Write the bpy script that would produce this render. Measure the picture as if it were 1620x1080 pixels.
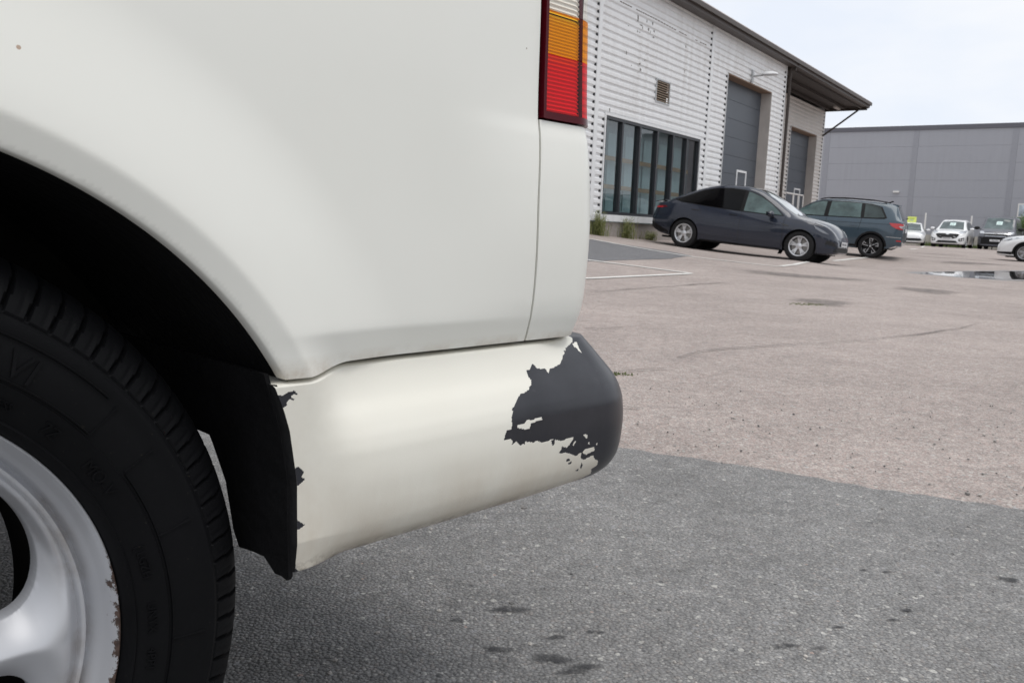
import bpy, bmesh, math, random
import numpy as np
from math import pi, sin, cos, atan2, hypot, radians, sqrt
from mathutils import Vector, Matrix
from mathutils.bvhtree import BVHTree
from mathutils.geometry import tessellate_polygon

for _o in list(bpy.data.objects):
    bpy.data.objects.remove(_o, do_unlink=True)
SC = bpy.context.scene
COL = SC.collection
random.seed(7)
RNG = np.random.default_rng(11)

# ------------------------------------------------------------------ camera
CAM_H = 0.63
FPX = 1350.0
RHO = radians(2.3)
TH = math.atan(185 / 1350.0)
FW = Vector((0, cos(TH), -sin(TH)))
UP0 = Vector((0, sin(TH), cos(TH)))
R0 = Vector((1, 0, 0))
CR = cos(RHO) * R0 + sin(RHO) * UP0
CU = -sin(RHO) * R0 + cos(RHO) * UP0
cam_d = bpy.data.cameras.new('camera')
cam = bpy.data.objects.new('camera', cam_d)
COL.objects.link(cam)
mw = Matrix.Identity(4)
for i in range(3):
    mw[i][0], mw[i][1], mw[i][2] = CR[i], CU[i], -FW[i]
mw[2][3] = CAM_H
cam.matrix_world = mw
cam_d.sensor_fit = 'HORIZONTAL'
cam_d.sensor_width = 36.0
cam_d.lens = 36.0 * FPX / 1620.0
cam_d.clip_start = 0.02
cam_d.clip_end = 2000
cam_d.dof.use_dof = True
cam_d.dof.focus_distance = 1.05
cam_d.dof.aperture_fstop = 24.0
SC.camera = cam

# ------------------------------------------------------------------ world, sun, exposure
SUN_EL, SUN_AZ = radians(74), radians(140)      # azimuth clockwise from +Y: behind the camera's right shoulder
world = bpy.data.worlds.new('World')
SC.world = world
world.use_nodes = True
wn = world.node_tree
wn.nodes.clear()
def wnode(t, **k):
    n = wn.nodes.new(t)
    for a, b in k.items(): setattr(n, a, b)
    return n
w_out = wnode('ShaderNodeOutputWorld')
w_bg = wnode('ShaderNodeBackground')
w_bg2 = wnode('ShaderNodeBackground')
w_mix = wnode('ShaderNodeMixShader')
w_sky = wnode('ShaderNodeTexSky', sky_type='NISHITA', sun_disc=False)
w_sky.sun_elevation = SUN_EL
w_sky.sun_rotation = SUN_AZ
w_tc = wnode('ShaderNodeTexCoord')
w_map = wnode('ShaderNodeMapping')
w_map.inputs['Scale'].default_value = (1.5, 1.5, 4.0)
w_map.inputs['Location'].default_value = (0.3, 0.1, 0.0)
w_no = wnode('ShaderNodeTexNoise')
w_no.inputs['Scale'].default_value = 1.7
w_no.inputs['Detail'].default_value = 5
w_no.inputs['Roughness'].default_value = 0.52
w_r = wnode('ShaderNodeValToRGB')
w_r.color_ramp.elements[0].position = 0.38
w_r.color_ramp.elements[0].color = (0.84, 0.89, 0.98, 1)
w_r.color_ramp.elements[1].position = 0.62
w_r.color_ramp.elements[1].color = (1.0, 1.0, 1.0, 1)
wn.links.new(w_tc.outputs['Generated'], w_map.inputs['Vector'])
wn.links.new(w_map.outputs[0], w_no.inputs['Vector'])
wn.links.new(w_no.outputs['Fac'], w_r.inputs['Fac'])
wn.links.new(w_r.outputs['Color'], w_bg2.inputs['Color'])
w_bg2.inputs['Strength'].default_value = 0.92        # the cloud layer
wn.links.new(w_sky.outputs[0], w_bg.inputs['Color'])
w_bg.inputs['Strength'].default_value = 0.10
w_mix.inputs[0].default_value = 0.93
wn.links.new(w_bg.outputs[0], w_mix.inputs[1])
wn.links.new(w_bg2.outputs[0], w_mix.inputs[2])
wn.links.new(w_mix.outputs[0], w_out.inputs['Surface'])

sun_d = bpy.data.lights.new('sun', 'SUN')
sun_d.energy = 1.5
sun_d.angle = radians(45)
sun_d.color = (1.0, 0.96, 0.91)
sun = bpy.data.objects.new('sun', sun_d)
COL.objects.link(sun)
sdir = Vector((sin(SUN_AZ) * cos(SUN_EL), cos(SUN_AZ) * cos(SUN_EL), sin(SUN_EL)))
sun.rotation_euler = sdir.to_track_quat('Z', 'Y').to_euler()

SC.view_settings.view_transform = 'Standard'
SC.view_settings.look = 'None'
SC.view_settings.exposure = 0.18
SC.view_settings.gamma = 1.0
SC.view_settings.use_curve_mapping = False
SC.render.engine = 'CYCLES'
SC.cycles.max_bounces = 8
SC.cycles.transparent_max_bounces = 12

# ------------------------------------------------------------------ helpers
def s2l(c):
    c = c / 255.0
    return c / 12.92 if c <= 0.04045 else ((c + 0.055) / 1.055) ** 2.4
def rgb(r, g, b, k=1.0):
    return (s2l(r) * k, s2l(g) * k, s2l(b) * k, 1)

def ss(a, b, x):
    t = np.clip((np.asarray(x, float) - a) / (b - a), 0, 1)
    return t * t * (3 - 2 * t)

def ray(x, y):
    x = float(x); y = float(y)
    return (x - 810.0) / FPX * CR - (y - 540.0) / FPX * CU + FW

class MB:
    """collects vertices and faces; build() links them as one mesh object"""
    def __init__(s):
        s.v = []; s.f = []
    def add(s, vs, fs):
        o = len(s.v)
        s.v.extend([tuple(p) for p in vs]); s.f.extend([tuple(i + o for i in f) for f in fs])
        return s
    def box(s, x0, x1, y0, y1, z0, z1):
        return s.add([(x0,y0,z0),(x1,y0,z0),(x1,y1,z0),(x0,y1,z0),(x0,y0,z1),(x1,y0,z1),(x1,y1,z1),(x0,y1,z1)],
                     [(0,3,2,1),(4,5,6,7),(0,1,5,4),(1,2,6,5),(2,3,7,6),(3,0,4,7)])
    def prism(s, pts, d):
        """closed polygon (3D points) pushed along vector d"""
        n = len(pts); d = Vector(d)
        a = [Vector(p) for p in pts]; b = [p + d for p in a]
        tri = tessellate_polygon([a])
        fs = [tuple(t) for t in tri] + [tuple(n + i for i in reversed(t)) for t in tri]
        fs += [(i, (i + 1) % n, n + (i + 1) % n, n + i) for i in range(n)]
        return s.add(a + b, fs)
    def tube(s, p, q, r, n=8, r2=None):
        p = Vector(p); q = Vector(q); d = (q - p).normalized()
        a = d.orthogonal().normalized(); b = d.cross(a)
        r2 = r if r2 is None else r2
        vs = [p + (a * cos(2*pi*i/n) + b * sin(2*pi*i/n)) * r for i in range(n)] + [q + (a * cos(2*pi*i/n) + b * sin(2*pi*i/n)) * r2 for i in range(n)]
        fs = [(i, (i+1) % n, n + (i+1) % n, n + i) for i in range(n)] + [tuple(reversed(range(n))), tuple(range(n, 2*n))]
        return s.add(vs, fs)
    def bar(s, p, q, w, h, up=(0,0,1)):
        p = Vector(p); q = Vector(q); d = (q - p).normalized()
        a = d.cross(Vector(up)).normalized() * w / 2; b = a.cross(d).normalized() * h / 2
        vs = [p-a-b, p+a-b, p+a+b, p-a+b, q-a-b, q+a-b, q+a+b, q-a+b]
        return s.add(vs, [(0,1,2,3),(7,6,5,4),(0,4,5,1),(1,5,6,2),(2,6,7,3),(3,7,4,0)])
    def grid(s, P, closed_u=False, flip=False):
        P = np.asarray(P, float); a, b = P.shape[:2]
        fs = []
        for i in range(a - (0 if closed_u else 1)):
            i2 = (i + 1) % a
            for j in range(b - 1):
                f = (i*b+j, i2*b+j, i2*b+j+1, i*b+j+1)
                fs.append(f[::-1] if flip else f)
        return s.add(P.reshape(-1, 3), fs)
    def lathe(s, prof, n, axis='y', closed=False):
        """prof: (r, a) pairs round the local y axis"""
        P = np.zeros((n, len(prof), 3))
        for i in range(n):
            t = 2 * pi * i / n
            for j, (r, a) in enumerate(prof): P[i, j] = (r * cos(t), a, r * sin(t))
        return s.grid(P, closed_u=True)
    def build(s, name, mat, parent=None, smooth=None, loc=None, recalc=True):
        me = bpy.data.meshes.new(name)
        me.from_pydata(s.v, [], s.f)
        if recalc:
            bm = bmesh.new(); bm.from_mesh(me)
            bmesh.ops.recalc_face_normals(bm, faces=bm.faces)
            bm.to_mesh(me); bm.free()
        if mat: me.materials.append(mat)
        if smooth is not None:
            me.shade_smooth()
            if smooth < 180: 
                try: me.set_sharp_from_angle(angle=radians(smooth))
                except Exception: pass
        o = bpy.data.objects.new(name, me)
        COL.objects.link(o)
        if parent: o.parent = parent
        if loc: o.location = loc
        return o

def tag(o, label=None, cat=None, group=None, kind=None):
    if label: o['label'] = label
    if cat: o['category'] = cat
    if group: o['group'] = group
    if kind: o['kind'] = kind
    return o
def empty(name, loc=(0,0,0), rz=0.0, parent=None):
    o = bpy.data.objects.new(name, None); COL.objects.link(o)
    o.location = loc; o.rotation_euler = (0, 0, rz); o.empty_display_size = 0.1
    if parent: o.parent = parent
    return o
def kids(o):
    return [c for c in COL.objects if c.parent == o]
def copy_tree(o, parent=None):
    c = o.copy(); COL.objects.link(c)
    if parent: c.parent = parent
    for ch in [k for k in list(COL.objects) if k.parent == o]: copy_tree(ch, c)
    return c

def pchip(xs, ys, x):
    xs = np.asarray(xs, float); ys = np.asarray(ys, float); x = np.asarray(x, float)
    if xs[0] > xs[-1]: xs, ys = xs[::-1], ys[::-1]
    h = np.diff(xs); d = np.diff(ys) / h
    m = np.zeros_like(ys); m[0], m[-1] = d[0], d[-1]
    for i in range(1, len(xs) - 1):
        if d[i-1] * d[i] > 0:
            w1 = 2*h[i] + h[i-1]; w2 = h[i] + 2*h[i-1]
            m[i] = (w1 + w2) / (w1 / d[i-1] + w2 / d[i])
    k = np.clip(np.searchsorted(xs, x) - 1, 0, len(xs) - 2)
    t = np.clip((x - xs[k]) / h[k], 0, 1)
    return ((1+2*t)*(1-t)**2)*ys[k] + t*(1-t)**2*h[k]*m[k] + t*t*(3-2*t)*ys[k+1] + t*t*(t-1)*h[k]*m[k+1]

def text_mesh(txt, size, depth):
    cu = bpy.data.curves.new('text', 'FONT'); cu.body = txt; cu.size = size; cu.extrude = depth; cu.align_x = 'LEFT'
    cu.resolution_u = 3
    ob = bpy.data.objects.new('text', cu); COL.objects.link(ob)
    dg = bpy.context.evaluated_depsgraph_get()
    me = bpy.data.meshes.new_from_object(ob.evaluated_get(dg))
    vs = [tuple(v.co) for v in me.vertices]; fs = [tuple(p.vertices) for p in me.polygons]
    bpy.data.objects.remove(ob); bpy.data.curves.remove(cu); bpy.data.meshes.remove(me)
    return vs, fs

# ------------------------------------------------------------------ materials
def pmat(name, col, rough=0.5, metal=0.0, spec=0.5, coat=0.0, coat_r=0.05, var=0.0, vscale=8.0, bump=0.0, bscale=60.0):
    m = bpy.data.materials.new(name); m.use_nodes = True
    nt = m.node_tree; b = nt.nodes['Principled BSDF']
    b.inputs['Base Color'].default_value = col
    b.inputs['Roughness'].default_value = rough
    b.inputs['Metallic'].default_value = metal
    b.inputs['Specular IOR Level'].default_value = spec
    b.inputs['Coat Weight'].default_value = coat
    b.inputs['Coat Roughness'].default_value = coat_r
    tc = nt.nodes.new('ShaderNodeTexCoord')
    if var > 0:
        no = nt.nodes.new('ShaderNodeTexNoise'); no.inputs['Scale'].default_value = vscale; no.inputs['Detail'].default_value = 6
        no.inputs['Roughness'].default_value = 0.6
        rp = nt.nodes.new('ShaderNodeMapRange'); rp.inputs[1].default_value = 0.3; rp.inputs[2].default_value = 0.7
        rp.inputs[3].default_value = 1 - var; rp.inputs[4].default_value = 1 + var
        mx = nt.nodes.new('ShaderNodeMix'); mx.data_type = 'RGBA'; mx.blend_type = 'MULTIPLY'; mx.inputs[0].default_value = 1
        mx.inputs[6].default_value = col
        nt.links.new(tc.outputs['Object'], no.inputs['Vector']); nt.links.new(no.outputs['Fac'], rp.inputs[0])
        nt.links.new(rp.outputs[0], mx.inputs[7]); nt.links.new(mx.outputs[2], b.inputs['Base Color'])
        rr = nt.nodes.new('ShaderNodeMapRange'); rr.inputs[3].default_value = max(0.02, rough - 0.08); rr.inputs[4].default_value = min(1, rough + 0.08)
        nt.links.new(no.outputs['Fac'], rr.inputs[0]); nt.links.new(rr.outputs[0], b.inputs['Roughness'])
    if bump > 0:
        n2 = nt.nodes.new('ShaderNodeTexNoise'); n2.inputs['Scale'].default_value = bscale; n2.inputs['Detail'].default_value = 4
        bp = nt.nodes.new('ShaderNodeBump'); bp.inputs['Strength'].default_value = bump; bp.inputs['Distance'].default_value = 0.01
        nt.links.new(tc.outputs['Object'], n2.inputs['Vector']); nt.links.new(n2.outputs['Fac'], bp.inputs['Height'])
        nt.links.new(bp.outputs[0], b.inputs['Normal'])
    return m

class NT:
    """small helper for node graphs"""
    def __init__(s, name):
        s.m = bpy.data.materials.new(name); s.m.use_nodes = True
        s.t = s.m.node_tree; s.b = s.t.nodes['Principled BSDF']; s.tc = s.t.nodes.new('ShaderNodeTexCoord')
    def n(s, t, **k):
        x = s.t.nodes.new(t)
        for a, b in k.items(): setattr(x, a, b)
        return x
    def l(s, a, b): s.t.links.new(a, b)
    def val(s, x, inp):
        if hasattr(x, 'is_output'): s.l(x, inp)
        else: inp.default_value = x
    def noise(s, scale, detail=4, rough=0.55, vec=None, dist=0.0):
        x = s.n('ShaderNodeTexNoise'); x.inputs['Scale'].default_value = scale; x.inputs['Detail'].default_value = detail
        x.inputs['Roughness'].default_value = rough; x.inputs['Distortion'].default_value = dist
        s.l(vec or s.tc.outputs['Object'], x.inputs['Vector']); return x.outputs['Fac']
    def voro(s, scale, vec=None, feature='F1', rnd=1.0):
        x = s.n('ShaderNodeTexVoronoi', feature=feature); x.inputs['Scale'].default_value = scale
        x.inputs['Randomness'].default_value = rnd
        s.l(vec or s.tc.outputs['Object'], x.inputs['Vector']); return x
    def rng(s, x, a, b, c=0.0, d=1.0):
        r = s.n('ShaderNodeMapRange'); s.val(x, r.inputs[0])
        for i, q in enumerate((a, b, c, d)): r.inputs[i+1].default_value = q
        return r.outputs[0]
    def math(s, op, a, b=0.0, c=0.0):
        x = s.n('ShaderNodeMath', operation=op); s.val(a, x.inputs[0]); s.val(b, x.inputs[1]); s.val(c, x.inputs[2]); return x.outputs[0]
    def mix(s, fac, a, b, blend='MIX'):
        x = s.n('ShaderNodeMix', data_type='RGBA', blend_type=blend); s.val(fac, x.inputs[0]); s.val(a, x.inputs[6]); s.val(b, x.inputs[7]); return x.outputs[2]
    def ramp(s, x, stops, const=False):
        r = s.n('ShaderNodeValToRGB'); cr = r.color_ramp
        if const: cr.interpolation = 'CONSTANT'
        while len(cr.elements) < len(stops): cr.elements.new(0.5)
        for e, (p, c) in zip(cr.elements, stops): e.position = p; e.color = c if len(c) == 4 else (*c, 1)
        s.l(x, r.inputs[0]); return r.outputs[0]
    def bump(s, h, strength, dist, normal=None):
        x = s.n('ShaderNodeBump'); x.inputs['Strength'].default_value = strength; x.inputs['Distance'].default_value = dist
        s.l(h, x.inputs['Height'])
        if normal: s.l(normal, x.inputs['Normal'])
        return x.outputs[0]
    def sep(s, v=None):
        x = s.n('ShaderNodeSeparateXYZ'); s.l(v or s.tc.outputs['Object'], x.inputs[0]); return x.outputs

def asphalt(name, base, stones, dark, scale, big=0.12, tint=None):
    """worn road surface: packed stone chips in binder, broad patches of wear"""
    k = NT(name); g = k.n('ShaderNodeNewGeometry'); pos = g.outputs['Position']
    v1 = k.voro(scale, pos); v2 = k.voro(scale * 2.3, pos)
    sp = k.n('ShaderNodeSeparateColor'); k.l(v1.outputs['Color'], sp.inputs[0])
    sp2 = k.n('ShaderNodeSeparateColor'); k.l(v2.outputs['Color'], sp2.inputs[0])
    c = k.ramp(sp.outputs[0], stones, const=True)
    c2 = k.ramp(sp2.outputs[1], stones, const=True)
    c = k.mix(0.45, c, c2)
    gap = k.rng(v1.outputs['Distance'], 0.38, 0.72)
    nz = k.noise(scale * 1.5, 3, 0.6, pos)
    gap = k.math('MULTIPLY', gap, k.rng(nz, 0.35, 0.65))
    c = k.mix(gap, c, dark)
    # sparse larger stones: pale, pinkish, dark
    v3 = k.voro(scale * .42, pos); s3 = k.n('ShaderNodeSeparateColor'); k.l(v3.outputs['Color'], s3.inputs[0])
    wob = k.math('ADD', v3.outputs['Distance'], k.rng(k.noise(scale * 1.1, 2, .5, pos), .3, .7, -.09, .09))
    big_s = k.math('MULTIPLY', k.math('LESS_THAN', wob, k.rng(s3.outputs[1], 0, 1, .16, .42)), k.math('GREATER_THAN', s3.outputs[0], .86))
    sc_ = k.ramp(s3.outputs[2], [(0, gy(.46,1.02,1,.94)), (.22, gy(.30,1,1,1.02)), (.42, gy(.11,1,1,1.02)), (.60, gy(.34,1.2,.93,.82)), (.72, gy(.40,1,1,1)), (.84, gy(.16,1.02,1,.97))], const=True)
    c = k.mix(k.math('MULTIPLY', big_s, .85), c, sc_)
    n1 = k.noise(0.45, 5, 0.6, pos); n2 = k.noise(3.1, 5, 0.65, pos); n3 = k.noise(22, 4, 0.6, pos)
    w = k.math('ADD', k.rng(n1, 0.3, 0.7, -big, big), k.rng(n2, 0.3, 0.7, -big * .8, big * .8))
    w = k.math('ADD', w, k.rng(n3, 0.3, 0.7, -0.16, 0.16))
    w = k.math('ADD', w, 1.0)
    cc = k.n('ShaderNodeCombineColor')
    for i in range(3): k.l(w, cc.inputs[i])
    c = k.mix(1.0, c, cc.outputs[0], 'MULTIPLY')
    # scattered dark damp/oily spots of irregular outline
    n4 = k.noise(5.2, 3, 0.7, pos, 0.4); n5 = k.noise(0.8, 2, 0.5, pos)
    st = k.math('MULTIPLY', k.rng(n4, 0.735, 0.765), k.rng(n5, 0.48, 0.58))
    c = k.mix(k.math('MULTIPLY', st, 0.62), c, (dark[0]*.8, dark[1]*.8, dark[2]*.8, 1))
    k.l(c, k.b.inputs['Base Color'])
    k.b.inputs['Roughness'].default_value = 0.86
    k.b.inputs['Specular IOR Level'].default_value = 0.35
    h = k.math('SUBTRACT', 0.75, v1.outputs['Distance'])
    h = k.math('ADD', h, k.math('MULTIPLY', sp.outputs[1], 0.55))
    h = k.math('ADD', h, k.math('MULTIPLY', nz, 0.5))
    k.l(k.bump(h, 0.9, 0.0035), k.b.inputs['Normal'])
    return k.m
def st(*cols):
    n = len(cols); return [(i / n, c) for i, c in enumerate(cols)]
def gy(v, r=1, g=1, b=1): return (v*r, v*g, v*b, 1)
M = {}
M['asphalt_pink'] = asphalt('asphalt_pink', None, st(gy(.335,1.14,.965,.89), gy(.365,1.10,.975,.90), gy(.285,1.12,.97,.91), gy(.41,1.09,.98,.92), gy(.33,1.24,.92,.83), gy(.345,1.14,.965,.89), gy(.235,1.08,.99,.95), gy(.50,1.06,.99,.92), gy(.31,1.14,.96,.88), gy(.365,1.18,.94,.86)), (.195,.17,.155,1), 135, .13)
M['asphalt_grey'] = asphalt('asphalt_grey', None, st(gy(.225,1.01,1,.99), gy(.26,1.01,1,.98), gy(.185,1,1,1.01), gy(.285,1.01,1,.98), gy(.235,1.01,1,.98), gy(.21,1,1,1), gy(.29,1.04,1,.96), gy(.195,1,1,1.01), gy(.25,1.08,.98,.92), gy(.235,1.01,1,.99), gy(.165,1,1,1.02), gy(.24,1.01,1,.99), gy(.27,1.01,1,.98), gy(.215,1,1,1), gy(.44,1.02,1,.95), gy(.235,1.01,1,.99)), (.10,.098,.097,1), 175, .16)
M['asphalt_patch'] = asphalt('asphalt_patch', None, st(gy(0.156,1,1,1.05), gy(0.192,1,1,1.04), gy(0.132,.98,1,1.05), gy(0.216,1,1,1.03)), (.06,.06,.065,1), 90, .08)

def road_paint():
    k = NT('road_paint'); g = k.n('ShaderNodeNewGeometry'); pos = g.outputs['Position']
    n = k.noise(14, 6, 0.7, pos)
    w = k.rng(n, 0.55, 0.68)
    c = k.mix(k.math('MULTIPLY', w, 0.75), (.66,.65,.62,1), (.30,.27,.25,1))
    k.l(c, k.b.inputs['Base Color']); k.b.inputs['Roughness'].default_value = 0.7
    return k.m
M['road_paint'] = road_paint()
M['crack'] = pmat('crack', (.055,.05,.045,1), 0.95, var=.3, vscale=30)
M['moss'] = pmat('moss', (.10,.13,.035,1), 0.95, var=.35, vscale=40, bump=.5)
def soft_spot(name='soft_spot', col=(.17,.152,.142,1), lo=.2, hi=.7, sc=7):
    k = NT(name); at = k.n('ShaderNodeAttribute', attribute_name='fade'); g = k.n('ShaderNodeNewGeometry')
    k.b.inputs['Base Color'].default_value = col; k.b.inputs['Roughness'].default_value = .8
    tr = k.n('ShaderNodeBsdfTransparent'); mx = k.n('ShaderNodeMixShader')
    f = k.math('MULTIPLY', at.outputs['Fac'], k.rng(k.noise(sc, 5, .65, g.outputs['Position']), .35, .65, lo, hi))
    k.l(f, mx.inputs[0]); k.l(tr.outputs[0], mx.inputs[1]); k.l(k.b.outputs[0], mx.inputs[2])
    out = [x for x in k.t.nodes if x.type == 'OUTPUT_MATERIAL'][0]; k.l(mx.outputs[0], out.inputs['Surface'])
    return k.m
M['soft_spot'] = soft_spot()
M['oil'] = soft_spot('oil_stain', (.04,.04,.043,1), .1, 1.0, 45)

def van_paint():
    k = NT('van_paint'); co = k.tc.outputs['Object']
    n1 = k.noise(2.2, 5, 0.6); n2 = k.noise(38, 4, 0.6)
    c = k.mix(k.rng(n1, .3, .7), (.85,.848,.79,1), (.88,.878,.825,1))
    # stone chips and rust specks
    v = k.voro(26); sp = k.n('ShaderNodeSeparateColor'); k.l(v.outputs['Color'], sp.inputs[0])
    near = k.math('LESS_THAN', v.outputs['Distance'], k.rng(sp.outputs[2], 0, 1, .015, .042))
    sel = k.math('GREATER_THAN', sp.outputs[0], 0.62)
    spk = k.math('MULTIPLY', near, sel)
    c = k.mix(k.math('MULTIPLY', spk, .75), c, k.mix(sp.outputs[1], (.10,.085,.07,1), (.42,.22,.10,1)))
    # grime low on the skirt, streaked, and brown dirt along the seam above the bumper
    z = k.sep()[2]
    sg = k.math('MULTIPLY', k.math('MULTIPLY', k.rng(z, .518, .502), k.rng(z, .49, .4985)), k.rng(k.noise(30, 5, .7), .38, .66))
    c = k.mix(k.math('MULTIPLY', sg, .55), c, (.40,.30,.19,1))
    m = k.n('ShaderNodeMapping'); m.inputs['Scale'].default_value = (14, 14, 3); k.l(co, m.inputs[0])
    n3 = k.noise(1.0, 6, 0.7, m.outputs[0])
    low = k.math('MULTIPLY', k.rng(z, .40, .333), k.rng(n3, .3, .75))
    c = k.mix(k.math('MULTIPLY', low, .62), c, (.46,.36,.25,1))
    n4 = k.noise(55, 5, .75); edge = k.math('MULTIPLY', k.rng(z, .350, .334), k.rng(n4, .48, .62))
    c = k.mix(k.math('MULTIPLY', edge, .7), c, (.16,.12,.085,1))
    k.l(c, k.b.inputs['Base Color'])
    k.l(k.rng(n2, .3, .7, .34, .46), k.b.inputs['Roughness'])
    k.b.inputs['Coat Weight'].default_value = 0.35; k.b.inputs['Coat Roughness'].default_value = 0.16
    k.l(k.bump(k.noise(7, 2), .05, .004), k.b.inputs['Normal'])
    return k.m
M['van_paint'] = van_paint()

def bumper_mat():
    k = NT('peeling_bumper_paint'); co = k.tc.outputs['Object']
    at = k.n('ShaderNodeAttribute', attribute_name='peel')
    jit = k.math('ADD', at.outputs['Fac'], k.rng(k.noise(420, 3, .6), .3, .7, -.14, .14))
    pe = k.rng(jit, .44, .56)
    n1 = k.noise(3.1, 5, .6)
    c = k.mix(k.rng(n1, .3, .7), (.79,.77,.69,1), (.82,.805,.73,1))
    v = k.voro(30); sp = k.n('ShaderNodeSeparateColor'); k.l(v.outputs['Color'], sp.inputs[0])
    near = k.math('LESS_THAN', v.outputs['Distance'], k.rng(sp.outputs[2], 0, 1, .02, .06))
    spk = k.math('MULTIPLY', near, k.math('GREATER_THAN', sp.outputs[0], .72))
    c = k.mix(k.math('MULTIPLY', spk, .7), c, k.mix(sp.outputs[1], (.10,.085,.07,1), (.40,.20,.09,1)))
    s = k.sep(); z = s[2]; x = s[0]
    m = k.n('ShaderNodeMapping'); m.inputs['Scale'].default_value = (10, 10, 4); k.l(co, m.inputs[0])
    n3 = k.noise(1.3, 6, .7, m.outputs[0])
    low = k.math('MULTIPLY', k.rng(z, .42, .335), k.rng(n3, .25, .70))
    c = k.mix(k.math('MULTIPLY', low, .72), c, (.50,.40,.29,1))
    lf = k.math('MULTIPLY', k.rng(x, .47, .36), k.rng(k.noise(9, 5, .7), .35, .7))
    c = k.mix(k.math('MULTIPLY', lf, .4), c, (.50,.43,.34,1))
    ed = k.math('MULTIPLY', k.rng(z, .346, .333), k.rng(k.noise(60, 5, .75), .46, .6))
    c = k.mix(k.math('MULTIPLY', ed, .7), c, (.15,.115,.08,1))
    # a few scuffs
    m2 = k.n('ShaderNodeMapping'); m2.inputs['Scale'].default_value = (25, 25, 70); m2.inputs['Rotation'].default_value = (0, .5, 0); k.l(co, m2.inputs[0])
    sc = k.math('MULTIPLY', k.rng(k.noise(1, 3, .6, m2.outputs[0]), .73, .78), k.rng(z, .40, .35))
    c = k.mix(k.math('MULTIPLY', sc, .6), c, (.16,.12,.09,1))
    pl = k.mix(k.rng(k.noise(6, 5, .65), .42, .64), (.012,.0128,.018,1), (.026,.027,.034,1))
    worn = k.math('MULTIPLY', k.rng(x, .79, .82), k.rng(k.noise(15, 5, .65), .44, .50))
    worn = k.math('MAXIMUM', worn, k.math('MULTIPLY', k.rng(k.noise(150, 4, .7), .60, .70), .35))
    pl = k.mix(k.math('MULTIPLY', worn, .55), pl, (.085,.085,.09,1))
    rimp = k.math('MULTIPLY', k.rng(jit, .14, .40), k.math('SUBTRACT', 1.0, pe))
    c = k.mix(k.math('MULTIPLY', rimp, .35), c, (.93,.92,.89,1))
    c = k.mix(pe, c, pl)
    k.l(c, k.b.inputs['Base Color'])
    k.l(k.mix(pe, (.38,.38,.38,1), (.33,.33,.33,1)), k.b.inputs['Roughness'])
    h = k.math('SUBTRACT', 1.0, pe)
    nb = k.bump(h, .8, .0006)
    k.l(k.bump(k.noise(900, 2), .10, .0008, nb), k.b.inputs['Normal'])
    return k.m
M['bumper'] = bumper_mat()
M['black_plastic'] = pmat('black_plastic', (.008,.008,.009,1), .7, var=.3, vscale=12, bump=.2, bscale=90, spec=.3)
M['liner'] = pmat('liner', (.006,.006,.007,1), .9, spec=.2, var=.4, vscale=9, bump=.4, bscale=60)
M['underbody'] = pmat('underbody', (.010,.009,.008,1), .95, var=.4, vscale=6, spec=.2)
def tyre_mat():
    k = NT('tyre_rubber'); co = k.tc.outputs['Object']
    c = k.mix(k.rng(k.noise(9, 5, .65), .3, .7), (.003,.0033,.004,1), (.0048,.0049,.006,1))
    c = k.mix(k.math('MULTIPLY', k.rng(k.noise(260, 3, .7), .68, .76), .6), c, (.05,.045,.035,1))
    k.l(c, k.b.inputs['Base Color']); k.b.inputs['Roughness'].default_value = .6; k.b.inputs['Specular IOR Level'].default_value = .13
    k.l(k.bump(k.noise(500, 2), .12, .0006), k.b.inputs['Normal'])
    return k.m
M['tyre'] = tyre_mat()
M['car_tyre'] = pmat('car_tyre', (.014,.014,.015,1), .8, spec=.3, var=.2, vscale=10)
def rim_mat():
    k = NT('painted_alloy'); s = k.sep()
    r = k.math('SQRT', k.math('ADD', k.math('MULTIPLY', s[0], s[0]), k.math('MULTIPLY', s[2], s[2])))
    n = k.noise(75, 6, .78); n1 = k.noise(9, 3, .6)
    th = k.math('ARCTAN2', s[2], s[0])
    arc = k.math('MULTIPLY', k.rng(th, .40, .27), k.rng(th, -1.2, -.9))
    lim = k.math('ADD', .1955, k.math('MULTIPLY', k.rng(n, .3, .7), .0125))
    lim = k.math('ADD', lim, k.math('MULTIPLY', k.rng(n1, .35, .65), .003))
    ch = k.math('MULTIPLY', k.rng(k.math('SUBTRACT', r, lim), -.0004, .0004), arc)
    n2 = k.noise(210, 5, .7)
    spots = k.math('MULTIPLY', k.rng(n2, .735, .76), k.rng(k.noise(20, 2), .5, .6))
    ch = k.math('MAXIMUM', ch, spots)
    base = k.mix(k.rng(k.noise(5, 5), .3, .7), (.50,.51,.54,1), (.58,.59,.615,1))
    gr = k.math('MULTIPLY', k.math('MULTIPLY', k.rng(r, .165, .185), k.rng(r, .196, .190)), k.rng(k.noise(11, 5, .7), .42, .7))
    base = k.mix(k.math('MULTIPLY', gr, .7), base, (.20,.15,.11,1))
    c = k.mix(ch, base, k.mix(k.rng(n2, .4, .6), (.05,.032,.026,1), (.11,.07,.055,1)))
    k.l(c, k.b.inputs['Base Color'])
    k.l(k.math('SUBTRACT', .22, k.math('MULTIPLY', ch, .22)), k.b.inputs['Metallic'])
    k.l(k.math('ADD', .40, k.math('MULTIPLY', ch, .45)), k.b.inputs['Roughness'])
    k.b.inputs['Coat Weight'].default_value = .3; k.b.inputs['Coat Roughness'].default_value = .18
    k.l(k.bump(k.math('SUBTRACT', 1.0, ch), .5, .0008), k.b.inputs['Normal'])
    return k.m
M['rim'] = rim_mat()
M['rust'] = pmat('rust', (.07,.03,.016,1), .95, var=.5, vscale=25, bump=.5)
M['silver'] = pmat('silver_alloy', (.62,.63,.65,1), .3, metal=.6, var=.05)
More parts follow.
